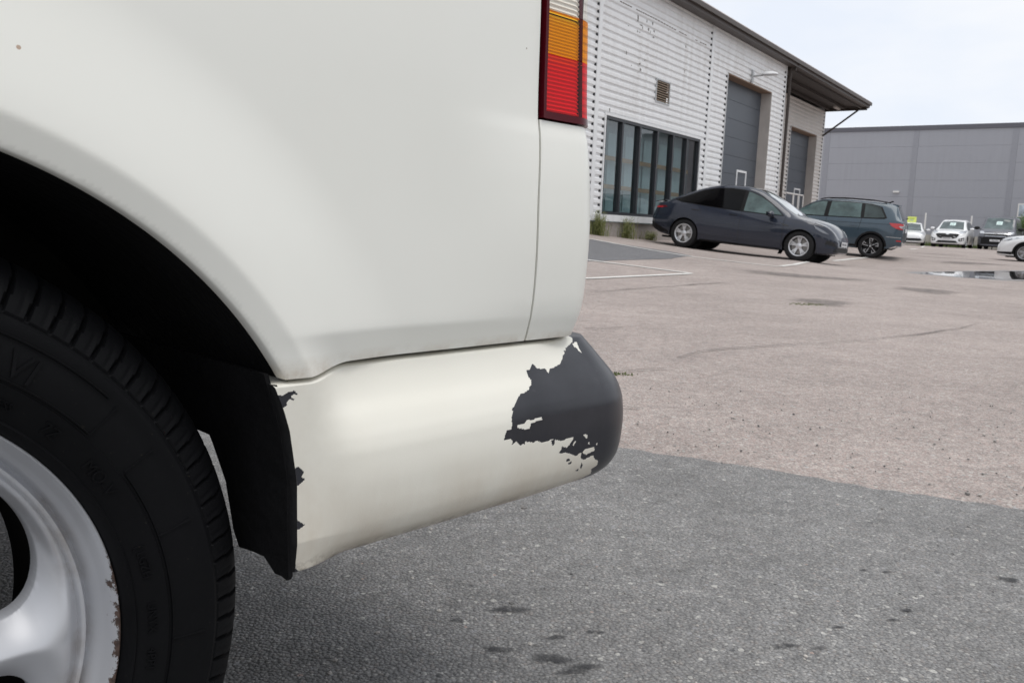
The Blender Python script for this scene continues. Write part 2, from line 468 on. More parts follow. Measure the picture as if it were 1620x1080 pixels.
M['alloy_grey'] = pmat('alloy_grey', (.40,.40,.42,1), .35, metal=.6)
M['black_gloss'] = pmat('black_gloss', (.012,.012,.014,1), .15, coat=.4)
M['black_matt'] = pmat('black_matt', (.015,.015,.016,1), .75, var=.2)
M['gap'] = pmat('panel_gap', (.006,.006,.006,1), .9)
M['chrome'] = pmat('chrome', (.75,.76,.78,1), .15, metal=.9)
M['disc'] = pmat('brake_disc', (.25,.24,.23,1), .45, metal=.8)
M['lamp_white'] = pmat('headlight_glass', (.55,.57,.60,1), .12, coat=.8, metal=.35)
M['lamp_dark'] = pmat('headlight_bezel', (.16,.17,.19,1), .1, coat=.8, metal=.2)
M['lamp_red'] = pmat('rear_lamp_red', (.50,.015,.02,1), .12, coat=.8)
M['lamp_dred'] = pmat('rear_lamp_dark_red', (.12,.006,.01,1), .12, coat=.8)
M['plate'] = pmat('number_plate', (.75,.76,.78,1), .4, var=.04)
M['plate_ink'] = pmat('plate_ink', (.12,.12,.14,1), .6)
M['paper'] = pmat('paper', (.62,.76,.74,1), .7, var=.05)
M['paper_yellow'] = pmat('paper_yellow', (.62,.70,.16,1), .7, var=.06)
M['ink'] = pmat('faded_ink', (.30,.40,.38,1), .8)

def car_paint(name, col, flake=.25, rough=.28):
    k = NT(name)
    n = k.noise(1.6, 3)
    c = k.mix(k.rng(n, .3, .7), tuple(x*.93 for x in col[:3])+(1,), tuple(x*1.07 for x in col[:3])+(1,))
    k.l(c, k.b.inputs['Base Color'])
    k.b.inputs['Metallic'].default_value = flake*.4; k.b.inputs['Roughness'].default_value = rough; k.b.inputs['Specular IOR Level'].default_value = .25
    k.b.inputs['Coat Weight'].default_value = .8; k.b.inputs['Coat Roughness'].default_value = .04
    return k.m
M['paint_navy'] = car_paint('paint_navy', (.021,.0265,.042,1), .25, .2)
M['paint_steel'] = car_paint('paint_steel', (.052,.080,.105,1), .35)
M['paint_white'] = car_paint('paint_white', (.78,.79,.80,1), 0, .35)
M['paint_grey'] = car_paint('paint_grey', (.105,.108,.125,1), .2)
def glass_opaque(name, col, rough=.03, coat=1.0):
    k = NT(name); k.b.inputs['Base Color'].default_value = col; k.b.inputs['Roughness'].default_value = rough
    k.b.inputs['Specular IOR Level'].default_value = .6*coat+.16*(1-coat); k.b.inputs['Coat Weight'].default_value = coat; k.b.inputs['Coat Roughness'].default_value = .02
    n = k.noise(2.5, 3)
    k.l(k.mix(k.rng(n, .35, .65), tuple(x*.6 for x in col[:3])+(1,), tuple(x*1.3 for x in col[:3])+(1,)), k.b.inputs['Base Color'])
    return k.m
M['glass_black'] = glass_opaque('glass_tinted', (.003,.003,.0035,1), coat=0)
M['glass_teal'] = glass_opaque('glass_teal', (.075,.115,.115,1), coat=.35)  # lighter teal base stands in for reflected sky and the view through
M['glass_front'] = glass_opaque('glass_front', (.085,.11,.11,1), coat=.4)
M['surround'] = pmat('window_surround', (.006,.006,.007,1), .5, spec=.2)
M['glass_mid'] = glass_opaque('glass_mid', (.035,.05,.05,1), coat=.35)
M['glass_screen'] = glass_opaque('glass_windscreen', (.24,.29,.29,1))  # sky reflection put into the pale base colour

def clear_glass(name, tint=(.90,.95,.94,1), refl=1.0):
    k = NT(name); nt = k.t
    tr = k.n('ShaderNodeBsdfTransparent'); tr.inputs[0].default_value = tint
    gl = k.n('ShaderNodeBsdfGlossy'); gl.inputs['Roughness'].default_value = .01
    fr = k.n('ShaderNodeFresnel'); fr.inputs[0].default_value = 1.55
    mx = k.n('ShaderNodeMixShader')
    ge = k.n('ShaderNodeNewGeometry'); k.l(k.math('MULTIPLY', k.math('MINIMUM', k.math('MULTIPLY', fr.outputs[0], 1.6 * refl), 1.0), k.math('SUBTRACT', 1.0, ge.outputs['Backfacing'])), mx.inputs[0]); k.l(tr.outputs[0], mx.inputs[1]); k.l(gl.outputs[0], mx.inputs[2])
    out = [x for x in nt.nodes if x.type == 'OUTPUT_MATERIAL'][0]
    k.l(mx.outputs[0], out.inputs['Surface'])
    return k.m
M['pane'] = clear_glass('window_glass', (.80,.87,.88,1))
M['lens_red'] = clear_glass('lens_red', (.93,.085,.12,1), .28)
M['lens_amber'] = clear_glass('lens_amber', (1.0,.57,.025,1), .22)
M['lens_clear'] = clear_glass('lens_clear', (.97,.95,.9,1), .5)
M['lens_dark'] = pmat('lens_dark', (.075,.002,.007,1), .2, spec=.15, coat=0)
M['reflector'] = pmat('reflector', (.90,.90,.89,1), .4)

def streaked(name, col, dirt, amt, rough):
    k = NT(name); m = k.n('ShaderNodeMapping'); m.inputs['Scale'].default_value = (5, 5, .22); k.l(k.tc.outputs['Object'], m.inputs[0])
    a = k.rng(k.noise(1.0, 6, .7, m.outputs[0]), .42, .72); b = k.rng(k.noise(.45, 4, .6), .35, .65)
    f = k.math('MULTIPLY', k.math('MULTIPLY', a, b), amt)
    k.l(k.mix(f, col, dirt), k.b.inputs['Base Color']); k.b.inputs['Roughness'].default_value = rough
    return k.m
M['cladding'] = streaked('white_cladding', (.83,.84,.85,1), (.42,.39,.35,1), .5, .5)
M['cladding_shade'] = pmat('shaded_cladding', (.60,.575,.55,1), .55, var=.08, vscale=1.2)  # the white cladding again, shade of the set-back bay put into its colour
M['white_trim'] = pmat('white_trim', (.78,.79,.80,1), .45, var=.05, vscale=3)
M['closure'] = pmat('dark_closure', (.03,.03,.035,1), .9)
M['brown'] = pmat('brown_sheet_metal', (.060,.045,.038,1), .5, var=.15, vscale=2)
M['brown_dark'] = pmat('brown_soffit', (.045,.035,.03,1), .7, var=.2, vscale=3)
M['roof_edge'] = pmat('roof_edge', (.62,.55,.53,1), .6, var=.1)
M['door_grey'] = pmat('door_grey', (.070,.082,.10,1), .42, var=.07, vscale=1.5)
M['reveal'] = pmat('door_reveal', (.50,.46,.43,1), .7, var=.1, vscale=2)
M['brown_reveal'] = pmat('door_head', (.24,.16,.11,1), .7, var=.15)
M['frame_dark'] = pmat('window_frame_dark', (.028,.03,.036,1), .4, var=.1)
M['blind'] = pmat('blind', (.50,.56,.56,1), .8, var=.08, vscale=2)
M['wood'] = pmat('wood_rail', (.42,.24,.11,1), .7, var=.2, vscale=6)
def concrete():
    k = NT('concrete'); n = k.noise(1.3, 6, .65); n2 = k.noise(16, 5, .6)
    c = k.mix(k.rng(n, .3, .7), (.30,.265,.24,1), (.42,.385,.36,1)); c = k.mix(k.math('MULTIPLY', k.rng(n2, .4, .7), .35), c, (.22,.20,.18,1))
    k.l(c, k.b.inputs['Base Color']); k.b.inputs['Roughness'].default_value = .9; k.l(k.bump(n2, .3, .01), k.b.inputs['Normal'])
    return k.m
M['concrete'] = concrete()
M['grey_panel'] = streaked('grey_panel', (.335,.343,.378,1), (.25,.255,.275,1), .35, .45)
M['grey_trim'] = pmat('grey_trim', (.285,.292,.325,1), .45, var=.05)
M['grey_cap'] = pmat('grey_cap', (.11,.11,.13,1), .45)
M['post_white'] = pmat('post_white', (.72,.71,.69,1), .5, var=.08, vscale=4)
M['galv'] = pmat('galvanised', (.45,.46,.47,1), .45, metal=.3, var=.08)
M['lamp_housing'] = pmat('lamp_housing', (.66,.67,.68,1), .4)
M['low_wall'] = pmat('low_wall', (.42,.40,.36,1), .9, var=.15, vscale=1.5, bump=.2, bscale=20)
def leaf(name, a, b):
    k = NT(name); oi = k.n('ShaderNodeNewGeometry')
    c = k.mix(oi.outputs['Random Per Island'], a, b)
    k.l(c, k.b.inputs['Base Color']); k.b.inputs['Roughness'].default_value = .6; k.b.inputs['Specular IOR Level'].default_value = .3
    return k.m
M['leaf'] = leaf('leaf', (.035,.075,.018,1), (.10,.17,.05,1))
M['grass'] = leaf('grass_blade', (.09,.12,.035,1), (.27,.27,.11,1))
M['grass_green'] = leaf('grass_green', (.05,.09,.02,1), (.15,.19,.06,1))
M['wood_far'] = leaf('wood_far', (.025,.045,.018,1), (.05,.08,.03,1))
M['bark'] = pmat('bark', (.10,.075,.055,1), .9, var=.3, vscale=10, bump=.4)
M['pebble'] = leaf('pebble', (.10,.10,.10,1), (.46,.43,.40,1))
def water():
    k = NT('puddle_water'); k.b.inputs['Base Color'].default_value = (.035,.033,.032,1)
    k.b.inputs['Roughness'].default_value = .02; k.b.inputs['IOR'].default_value = 1.33
    g = k.n('ShaderNodeNewGeometry'); k.l(k.bump(k.noise(3, 2, .5, g.outputs['Position']), .02, .01), k.b.inputs['Normal'])
    return k.m
M['water'] = water()

# ------------------------------------------------------------------ terrain
GP = np.array([(6.39,19.51,.07),(4.1,21.3,.21),(10.13,24.66,.09),(19.17,32.72,-.01),(25.8,51.4,.31),(29.2,53.4,.28),(24.8,54.5,.31),(2.3,21.2,.42),(4.15,24.0,.33),(10.5,32.5,.30),
               (0,0,0),(3,3,0),(-3,3,0.02),(-3,-3,0),(3,-3,0),(0,6,.02),(6,6,0),(12,12,0),(1.4,11,.06),(18,20,-.02),(9.8,17.6,-.015),(13,20.5,-.02),(7,14.5,.0)])
_S = 5.0
_pl = np.linalg.lstsq(np.c_[GP[:, :2], np.ones(len(GP))], GP[:, 2], rcond=None)[0]
_rs = GP[:, 2] - np.c_[GP[:, :2], np.ones(len(GP))] @ _pl
_K = np.exp(-((GP[:, None, 0]-GP[None, :, 0])**2 + (GP[:, None, 1]-GP[None, :, 1])**2) / (2*_S*_S))
_wt = np.linalg.solve(_K + .002*np.eye(len(GP)), _rs)
PUD = (11.7, 19.5)
def _gz(x, y):
    x = np.asarray(x, float); y = np.asarray(y, float)
    xc = np.clip(x, -25, 60); yc = np.clip(y, -15, 75)
    z = _pl[0]*xc + _pl[1]*yc + _pl[2]
    for (a, b, _), w in zip(GP, _wt): z = z + w*np.exp(-((x-a)**2 + (y-b)**2)/(2*_S*_S))
    return z
_z0 = float(_gz(0, 0)); _zp = float(_gz(*PUD))
def gz(x, y):
    x = np.asarray(x, float); y = np.asarray(y, float)
    z = _gz(x, y)
    # flat round the van and round the puddle
    z = z * ss(1.5, 5.0, np.hypot(x, y))
    m = 1 - ss(1.0, 1.28, np.hypot((x-PUD[0])/4.1, (y-PUD[1])/4.5))
    return z*(1-m) + (_zp-.02)*m
def gp(x, y, dz=0.0):
    """point of the ground seen at a pixel of the photograph (1620x1080)"""
    d = ray(x, y); t = CAM_H / -d.z if d.z < 0 else 200
    t = min(t, 160)
    lo, hi = 0.2, 160.0
    f = lambda t: CAM_H + d.z*t - float(gz(d.x*t, d.y*t))
    ts = np.linspace(lo, hi, 2500); fv = CAM_H + d.z*ts - gz(d.x*ts, d.y*ts)
    k = np.where(fv < 0)[0]
    if len(k) == 0: return Vector((d.x*t, d.y*t, float(gz(d.x*t, d.y*t)) + dz))
    lo, hi = ts[max(k[0]-1, 0)], ts[k[0]]
    for _ in range(40):
        m = (lo+hi)/2
        if f(m) > 0: lo = m
        else: hi = m
    return Vector((d.x*lo, d.y*lo, float(gz(d.x*lo, d.y*lo)) + dz))

def sheet(name, mat, inside, x0, x1, y0, y1, step, dz):
    """a sheet laid on the terrain, clipped to a polygon"""
    mb = MB(); inside = [Vector((p[0], p[1])) for p in inside]
    # split polygon by grid: sutherland-hodgman of the polygon against each cell
    nx = int((x1-x0)/step)+1; ny = int((y1-y0)/step)+1
    def clip(poly, ax, v, keep_gt):
        out = []
        for i in range(len(poly)):
            a, b = poly[i-1], poly[i]
            ia = (a[ax] >= v) == keep_gt; ib = (b[ax] >= v) == keep_gt
            if ia != ib:
                t = (v-a[ax])/(b[ax]-a[ax]); out.append(a + (b-a)*t)
            if ib: out.append(b)
        return out
    for i in range(nx):
        col = clip(clip(inside, 0, x0+i*step, True), 0, x0+(i+1)*step, False) if inside else []
        if len(col) < 3: continue
        for j in range(ny):
            c = clip(clip(col, 1, y0+j*step, True), 1, y0+(j+1)*step, False)
            if len(c) < 3: continue
            ar = sum(c[k-1].x*c[k].y - c[k].x*c[k-1].y for k in range(len(c)))
            if abs(ar) < 1e-9: continue
            if ar < 0: c = c[::-1]
            mb.add([(p.x, p.y, float(gz(p.x, p.y))+dz) for p in c], [tuple(range(len(c)))])
    return mb.build(name, mat, recalc=False)

def axis(segs):
    out = []
    for a, b, s in segs: out += list(np.arange(a, b, s))
    return np.array(out + [segs[-1][1]])
gx = axis([(-600, -60, 60), (-60, -12, 4), (-12, 30, .5), (30, 64, 2), (64, 104, 10), (104, 604, 100)])
gyv = axis([(-600, -60, 60), (-60, -12, 4), (-12, 36, .5), (36, 80, 2), (80, 100, 10), (100, 700, 100)])
X, Y = np.meshgrid(gx, gyv, indexing='ij')
tag(MB().grid(np.stack([X, Y, gz(X, Y)], -1)).build('ground', M['asphalt_pink'], smooth=180), kind='structure')

# newer grey asphalt round the van; its joint with the old surface runs past the bumper
RJ = random.Random(5)
def ragged(pts, amp, step, rj):
    out = []
    for a, b in zip(pts[:-1], pts[1:]):
        a = Vector(a); b = Vector(b); n = max(2, int((b-a).length/step)); d = (b-a).normalized(); q = Vector((-d.y, d.x))
        for i in range(n): out.append(a + (b-a)*(i/n) + q*rj.uniform(-amp, amp))
    out.append(Vector(pts[-1])); return out
j = [gp(*p) for p in [(985,710),(1090,726),(1200,742),(1290,758),(1375,773),(1500,791),(1620,808)]]
j = [Vector((p.x, p.y)) for p in j]
dj = (j[-1]-j[0]).normalized()
edge = ragged([j[0]-dj*9] + j + [j[-1]+dj*9], .009, .03, RJ)
nj = Vector((dj.y, -dj.x))
if nj.y > 0: nj = -nj
poly = edge + [edge[-1]+nj*9, edge[0]+nj*9]
tag(sheet('grey_asphalt', M['asphalt_grey'], poly, -16, 16, -14, 12, 1.0, .004), kind='structure')
# grey repair patch in front of the warehouse window
pp = [gp(*p) for p in [(905,374),(940,380),(1000,389),(1060,398),(1095,405),(1060,409.5),(1000,411.5),(932,413.5),(900,414)]]
pp = ragged([(p.x, p.y) for p in pp] + [(pp[0].x, pp[0].y)], .02, .3, RJ)
tag(sheet('asphalt_patch', M['asphalt_patch'], pp[:-1], -6, 12, 10, 40, 1.0, .004), kind='structure')

def strip(name, mat, pts, w, dz, amp=0.0, taper=False, parent=None):
    """a painted line or crack following ground points"""
    mb = MB(); P = []
    pts = [Vector((p.x, p.y)) for p in pts]
    for a, b in zip(pts[:-1], pts[1:]):
        n = max(1, int((b-a).length/.25))
        for i in range(n): P.append(a+(b-a)*(i/n))
    P.append(pts[-1]); rows = []
    for i, p in enumerate(P):
        d = (P[min(i+1, len(P)-1)]-P[max(i-1, 0)]).normalized(); q = Vector((-d.y, d.x))
        ww = w*(1 if not taper else random.uniform(.35, 1.0)*(0.25+.75*sin(pi*(i+.5)/len(P))))
        c = p+q*random.uniform(-amp, amp)
        rows.append([(v.x, v.y, float(gz(v.x, v.y))+dz) for v in (c-q*ww/2, c+q*ww/2)])
    return mb.grid(rows, flip=False).build(name, mat, parent)
for i, (pts) in enumerate([[(905,408.6),(932,412),(1010,422),(1095,433)], [(900,441.5),(932,441),(1015,437),(1092,433.4)],
                           [(920,376),(938,379),(1030,396),(1100,407.3),(1231,422)], [(1234,421.6),(1258,419),(1290,416)],
                           [(990,381),(1060,390.5),(1117,399.5),(1252,413.5)], [(1318,412.6),(1345,410),(1372,407.6)],
                           [(1458,391.6),(1471,387.5)], [(1528,393.5),(1543,387.8)], [(1438,394.5),(1452,394)]]):
    o = strip('parking_line', M['road_paint'], [gp(*p) for p in pts], .10 if i < 8 else .2, .0085)
    tag(o, kind='structure')
for pts, w, amp in [([(935,592),(965,590.5),(1010,587),(1052,584)], .014, .010), ([(1072,568),(1105,557),(1150,552.5),(1230,547),(1290,544)], .010, .010),
                    ([(930,463),(1000,458),(1080,452),(1160,447)], .03, .02), ([(1290,545),(1370,538),(1450,530),(1520,520),(1550,512)], .014, .012),
                    ([(925,521),(985,519)], .018, .01), ([(985,646),(1012,648)], .01, .004), ([(1600,571),(1640,570)], .012, .005)]:
    tag(strip('crack', M['crack'], [gp(*p) for p in pts], w, .0085, amp, True), kind='structure')
# darker spots with fading edges on the old asphalt
def blob(name, mat, c, rx, ry, rot, dz, seed, n=40, rough=.25):
    rj = random.Random(seed); ph = [rj.uniform(0, 6.28) for _ in range(6)]
    rows = []; fade = []
    for q in (0.02, .4, .65, .85, 1.0):
        row = []
        for i in range(n+1):
            t = 2*pi*i/n; r = q*(1+rough*sum(sin((k+2)*t+ph[k])/(k+1.5) for k in range(6)))
            a, b = rx*r*cos(t), ry*r*sin(t)
            x, y = c[0]+a*cos(rot)-b*sin(rot), c[1]+a*sin(rot)+b*cos(rot)
            row.append((x, y, float(gz(x, y))+dz)); fade.append(1-float(ss(.45, 1.0, q)))
        rows.append(row)
    o = MB().grid(rows).build(name, mat)
    at = o.data.attributes.new('fade', 'FLOAT', 'POINT'); at.data.foreach_set('value', fade)
    return tag(o, kind='structure')
for i, (px, py, rx, ry) in enumerate([(1270,437,1.2,.5), (1300,478,.35,.5), (1465,460,.45,.7), (1518,410,2.2,.6), (1535,416,1.2,.5), (1475,402,1.5,.5)]):
    c = gp(px, py); blob('dark_spot', M['soft_spot'], (c.x, c.y), rx, ry, .1, .005, 30+i)
for i, (px, py, rx, ry) in enumerate([(805,968,.035,.018), (872,1046,.035,.018), (915,1062,.04,.016), (792,1032,.03,.012), (722,985,.012,.007), (940,1004,.016,.008), (1238,1026,.030,.010), (1298,1029,.018,.009), (1432,969,.018,.007), (1594,920,.030,.012), (1402,908,.014,.005), (1326,996,.012,.006), (880,1012,.018,.009), (1410,984,.010,.005), (1366,905,.012,.004)]):
    c = gp(px, py); blob('oil_stain', M['oil'], (c.x, c.y), rx, ry, .15, .0055, 60+i, rough=.32)
# puddle of rain water, level
WZ = _zp - .02 + .006
def puddle(pix, z, seed):
    rj = random.Random(seed); pts = []
    for (x, y) in pix:
        d = ray(x, y); t = (CAM_H - z)/-d.z; pts.append(Vector((d.x*t, d.y*t)))
    pts = ragged(pts+[pts[0]], .04, .12, rj)[:-1]
    return pts
wet = puddle([(1418,431.5),(1440,429.8),(1480,429.3),(1540,428),(1600,427.6),(1680,428),(1720,433),(1690,441),(1625,444.2),(1560,443.8),(1510,441),(1470,436),(1440,433.4)], WZ, 3)
mbw = MB().prism([(p.x, p.y, WZ-.001) for p in wet], (0, 0, -.0005)); tag(mbw.build('wet_rim', pmat('wet_asphalt', (.17,.155,.148,1), .35, var=.2, vscale=4, bump=.15, bscale=30)), kind='structure')
wat = puddle([(1452,432.3),(1475,430.6),(1530,429.6),(1600,429.2),(1670,429.5),(1700,433),(1672,439),(1622,442.2),(1570,441.6),(1520,438.6),(1480,435)], WZ, 4)
tag(MB().prism([(p.x, p.y, WZ+.003) for p in wat], (0, 0, -.002)).build('puddle', M['water']), kind='structure')

# loose grit on the grey asphalt, and moss in the cracks
def pebbles():
    mb = MB(); rj = random.Random(9)
    for i in range(900):
        y = rj.uniform(.9, 3.4); x = rj.uniform(-.6, 1.0)*y+.1
        r = rj.choice([.0022, .0028, .0035, .0045])*rj.uniform(.7, 1.25)
        if rj.random() < .02: r *= 1.7
        z = float(gz(x, y))+.004
        a = rj.uniform(0, 6.28); e = rj.uniform(.55, 1)
        top = [(x+r*e*cos(a+k*1.2566)*rj.uniform(.75,1.15), y+r*sin(a+k*1.2566)*rj.uniform(.75,1.15), z+r*rj.uniform(.1,.4)) for k in range(5)]
        apex = (x, y, z+r*.62)
        mb.add(top+[apex]+[(p[0], p[1], z-.002) for p in top], [(k, (k+1) % 5, 5) for k in range(5)]+[(6+k, 6+(k+1) % 5, (k+1) % 5, k) for k in range(5)])
    return mb.build('grit', M['pebble'])
tag(pebbles(), kind='stuff')
def blades(name, mat, spots, seed, hmin, hmax, n, wid=.006, spread=None):
    mb = MB(); rj = random.Random(seed)
    for (cx, cy, rx, ry) in spots:
        for _ in range(n):
            x = cx+rj.gauss(0, rx*.5); y = cy+rj.gauss(0, ry*.5); z = float(gz(x, y)); h = rj.uniform(hmin, hmax); a = rj.uniform(0, 6.28); w = wid*rj.uniform(.6, 1.4)
            lx, ly = rj.gauss(0, h*.28), rj.gauss(0, h*.28)
            ux, uy = cos(a)*w, sin(a)*w
            mb.add([(x-ux, y-uy, z-.01), (x+ux, y+uy, z-.01), (x+lx*.4+ux*.8, y+ly*.4+uy*.8, z+h*.55), (x+lx*.4-ux*.8, y+ly*.4-uy*.8, z+h*.55), (x+lx, y+ly, z+h)], [(0,1,2,3),(3,2,4)])
    return mb.build(name, mat, recalc=False)
ms = [gp(*p) for p in [(962,591),(948,592),(1272,482),(1285,481)]]
tag(blades('moss', M['moss'], [(p.x, p.y, .10 if i < 2 else .16, .03 if i < 2 else .07) for i, p in enumerate(ms)], 3, .003, .010, 130, .004), kind='stuff')

# ------------------------------------------------------------------ white corrugated warehouse
AZF = radians(34.8)
UF = Vector((sin(AZF), cos(AZF), 0)); NF = Vector((cos(AZF), -sin(AZF), 0))
_d = ray(1035, 381); P0 = Vector((0, 0, CAM_H)) + _d*(24.0/_d.y); P0.z = 0
def fp(x, y, yin=0.0):
    """pixel of the photograph -> (x along the facade, z) on the plane yin metres behind the cladding"""
    d = ray(x, y); c = Vector((0, 0, CAM_H)); q = P0 - NF*yin
    t = (q-c).dot(NF)/d.dot(NF); p = c+d*t
    return (p-P0).dot(UF), p.z
wh = empty('warehouse', P0, pi/2-AZF)
tag(wh, 'white corrugated metal warehouse with a dark brown roof edge and tall grey doors', 'warehouse')
ZE = fp(1150, 53.5)[1]          # underside of the fascia
X_P1 = fp(949, 60)[0]; X_P2 = fp(1126.5, 100)[0]
XW0, XW1, ZW0, ZW1 = fp(950.5, 338)[0], fp(1107.5, 223)[0], fp(950, 338.5)[1], fp(1035, 202)[1]
D1X0, D1X1, D1Z = fp(1152.3, 118)[0], fp(1220.5, 148)[0], fp(1185, 132)[1]
X_END1 = fp(1245, 111)[0]
Y2 = 1.9
# set-back second bay: the end of the roof is square to the facade
OVH = .35
X_ROOF = fp(1375, 181, -OVH)[0]
for _k in range(60):
    _t = .5+_k*.06
    if fp(1304, 200, _t)[0] > X_ROOF-.25: Y2 = _t; break
X_W2 = fp(1304, 200, Y2)[0]
D2X0, D2X1, D2Z = fp(1251.5, 205, Y2)[0], fp(1292, 215, Y2)[0], fp(1272, 208.5, Y2)[1]
PITCH = .172
def cladding(name, x0, x1, z0, z1, y=0.0, mat='cladding', parent=wh, holes=()):
    """one sheet of trapezoidal cladding, ribs running along x; holes are (x0,x1,z0,z1)"""
    prof = [(0, .036), (.032, .0), (PITCH-.062, .0), (PITCH-.034, .036), (PITCH, .036)]
    zs = []; k0 = math.floor(z0/PITCH)-1
    for k in range(k0, int(z1/PITCH)+2):
        for dz, dy in prof[:-1]:
            zs.append((k*PITCH+dz, dy))
    def yat(z):
        f = (z/PITCH-math.floor(z/PITCH))*PITCH
        return float(np.interp(f, [p[0] for p in prof], [p[1] for p in prof]))
    cuts = sorted({z0, z1, *[h[2] for h in holes], *[h[3] for h in holes]})
    zl = sorted({*[z for z, _ in zs if z0 < z < z1], *[c for c in cuts if z0 <= c <= z1]})
    xl = sorted({x0, x1, *[h[0] for h in holes if x0 < h[0] < x1], *[h[1] for h in holes if x0 < h[1] < x1]})
    mb = MB(); vi = {}
    for i in range(len(xl)-1):
        for j in range(len(zl)-1):
            xm, zm = (xl[i]+xl[i+1])/2, (zl[j]+zl[j+1])/2
            if any(h[0] < xm < h[1] and h[2] < zm < h[3] for h in holes): continue
            mb.add([(xl[i], y+yat(zl[j]), zl[j]), (xl[i+1], y+yat(zl[j]), zl[j]), (xl[i+1], y+yat(zl[j+1]), zl[j+1]), (xl[i], y+yat(zl[j+1]), zl[j+1])], [(0,1,2,3)])
    o = mb.build(name, M[mat], parent, recalc=False)
    # dark rib closures at the right-hand end of each sheet
    return o
def closures(x, z0, z1, y=0.0, parent=wh):
    mb = MB()
    k = math.floor(z0/PITCH)-1
    for i in range(k, int(z1/PITCH)+2):
        a, b = i*PITCH-.040, i*PITCH+.016
        if a < z0 or b > z1: continue
        mb.box(x-.05, x-.004, y+.002, y+.033, a, b)
    return tag(mb.build('rib_closure', M['closure'], parent), kind='stuff')
def trim(x0, x1, z0, z1, y0=-.012, y1=.05, mat='white_trim', name='corner_trim', parent=wh):
    return MB().box(x0, x1, y0, y1, z0, z1).build(name, M[mat], parent)
TW = .085
ZB = fp(1035, 354)[1]          # underside of the sill = bottom of the cladding
whole = (XW0-.06, XW1+.06, ZB-1, ZW1+.06)
vent = (*sorted((fp(1037.5, 140)[0], fp(1059, 150)[0])), fp(1058.5, 168)[1], fp(1037.5, 123)[1])
cladding('cladding_sheet', X_P1-9, X_P1-TW, ZB, ZE+.05)
closures(X_P1-TW, ZB, ZE); trim(X_P1-TW, X_P1+TW, ZB, ZE+.05)
cladding('cladding_sheet', X_P1+TW, X_P2-TW, ZB, ZE+.05, holes=[whole, vent])
closures(X_P2-TW, ZB, ZE); closures(XW0-.07, ZB, ZW1+.05); trim(X_P2-TW, X_P2+TW, ZB, ZE+.05)
door1 = (D1X0-.05, D1X1+.03, -1, D1Z+.05)
cladding('cladding_sheet', X_P2+TW, X_END1-.05, ZB-.5, ZE+.05, holes=[door1])
closures(D1X0-.05, ZB-.4, D1Z); closures(X_END1-.05, ZB-.4, ZE); trim(X_END1-.05, X_END1+.03, ZB-.5, ZE+.05)
# return wall to the set-back bay, its cladding and far corner
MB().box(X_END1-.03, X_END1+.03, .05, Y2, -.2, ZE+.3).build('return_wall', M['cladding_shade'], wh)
ZS = ZE-.10
door2 = (D2X0-.05, D2X1+.03, -1, D2Z+.05)
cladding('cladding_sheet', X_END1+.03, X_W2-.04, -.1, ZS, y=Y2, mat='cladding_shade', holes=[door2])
closures(D2X0-.05, 0, D2Z, y=Y2); closures(X_W2-.04, 0, ZS, y=Y2); trim(X_W2-.04, X_W2+.02, -.1, ZS, y0=Y2-.012, y1=Y2+.05)
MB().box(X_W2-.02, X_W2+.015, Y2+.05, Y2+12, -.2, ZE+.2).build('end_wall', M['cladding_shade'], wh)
MB().box(X_P1-9, X_W2-.02, 9.0, 9.1, -.2, ZE).build('inner_wall', M['closure'], wh)
# roof: brown fascia, light roof edge, soffit over the bay
XL = X_P1-9
MB().box(XL, X_ROOF, -OVH, -OVH+.05, ZE, ZE+.20).build('fascia', M['brown'], wh)
MB().box(XL, X_ROOF+.03, -OVH-.09, -OVH-.004, ZE+.10, ZE+.23).build('gutter', M['brown'], wh)
MB().prism([(XL, -OVH-.06, ZE+.235), (XL, -OVH-.06, ZE+.27), (XL, 12, ZE+1.5), (XL, 12, ZE+1.46)], (X_ROOF+.02-XL, 0, 0)).build('roof', M['roof_edge'], wh)
MB().box(XL, X_ROOF-.001, -OVH+.05, -.06, ZE+.004, ZE+.03).build('soffit', M['brown'], wh)
MB().prism([(X_END1+.031, -OVH+.051, ZE+.02), (X_END1+.031, -OVH+.051, ZE+.05), (X_END1+.031, Y2+.6, ZE+.16), (X_END1+.031, Y2+.6, ZE+.12)], (X_ROOF-X_END1-.06, 0, 0)).build('soffit', M['brown_dark'], wh)
MB().prism([(X_ROOF-.03, -OVH+.052, ZE-.02), (X_ROOF-.03, -OVH+.052, ZE+.22), (X_ROOF-.03, 12, ZE+1.44), (X_ROOF-.03, 12, ZE+1.2), (X_ROOF-.03, Y2+.1, ZE+.02)], (.028, 0, 0)).build('gable_board', M['brown'], wh)
# canopy frames: beam, knee brace
for xb in (X_END1+.16, X_W2-.12):
    MB().bar((xb, -OVH+.06, ZE-.05), (xb, Y2-.002, ZE-.05), .12, .14).build('canopy_beam', M['brown_dark'], wh)
    MB().bar((xb, -OVH+.45, ZE-.11), (xb, Y2-.01, ZE-1.25), .07, .07, (1,0,0)).build('brace', M['brown_dark'], wh)
for k in range(3):
    yy = -OVH+.25+k*.75
    MB().box(X_END1+.23, X_W2-.19, yy, yy+.07, ZE-.07, ZE+.018).build('purlin', M['brown_dark'], wh)
MB().box(X_W2-1.6, X_W2-.75, Y2-.9, Y2-.78, ZE-.16, ZE-.08).build('canopy_lamp', M['reveal'], wh)
# downpipe
mb = MB(); xd = X_END1+.12; mb.tube((xd, -.10, .2), (xd, -.10, ZE-.05), .055, 10); mb.tube((xd, -.10, ZE-.05), (xd, -OVH-.03, ZE+.12), .055, 10)
mb.build('downpipe', M['brown_dark'], wh, smooth=40)
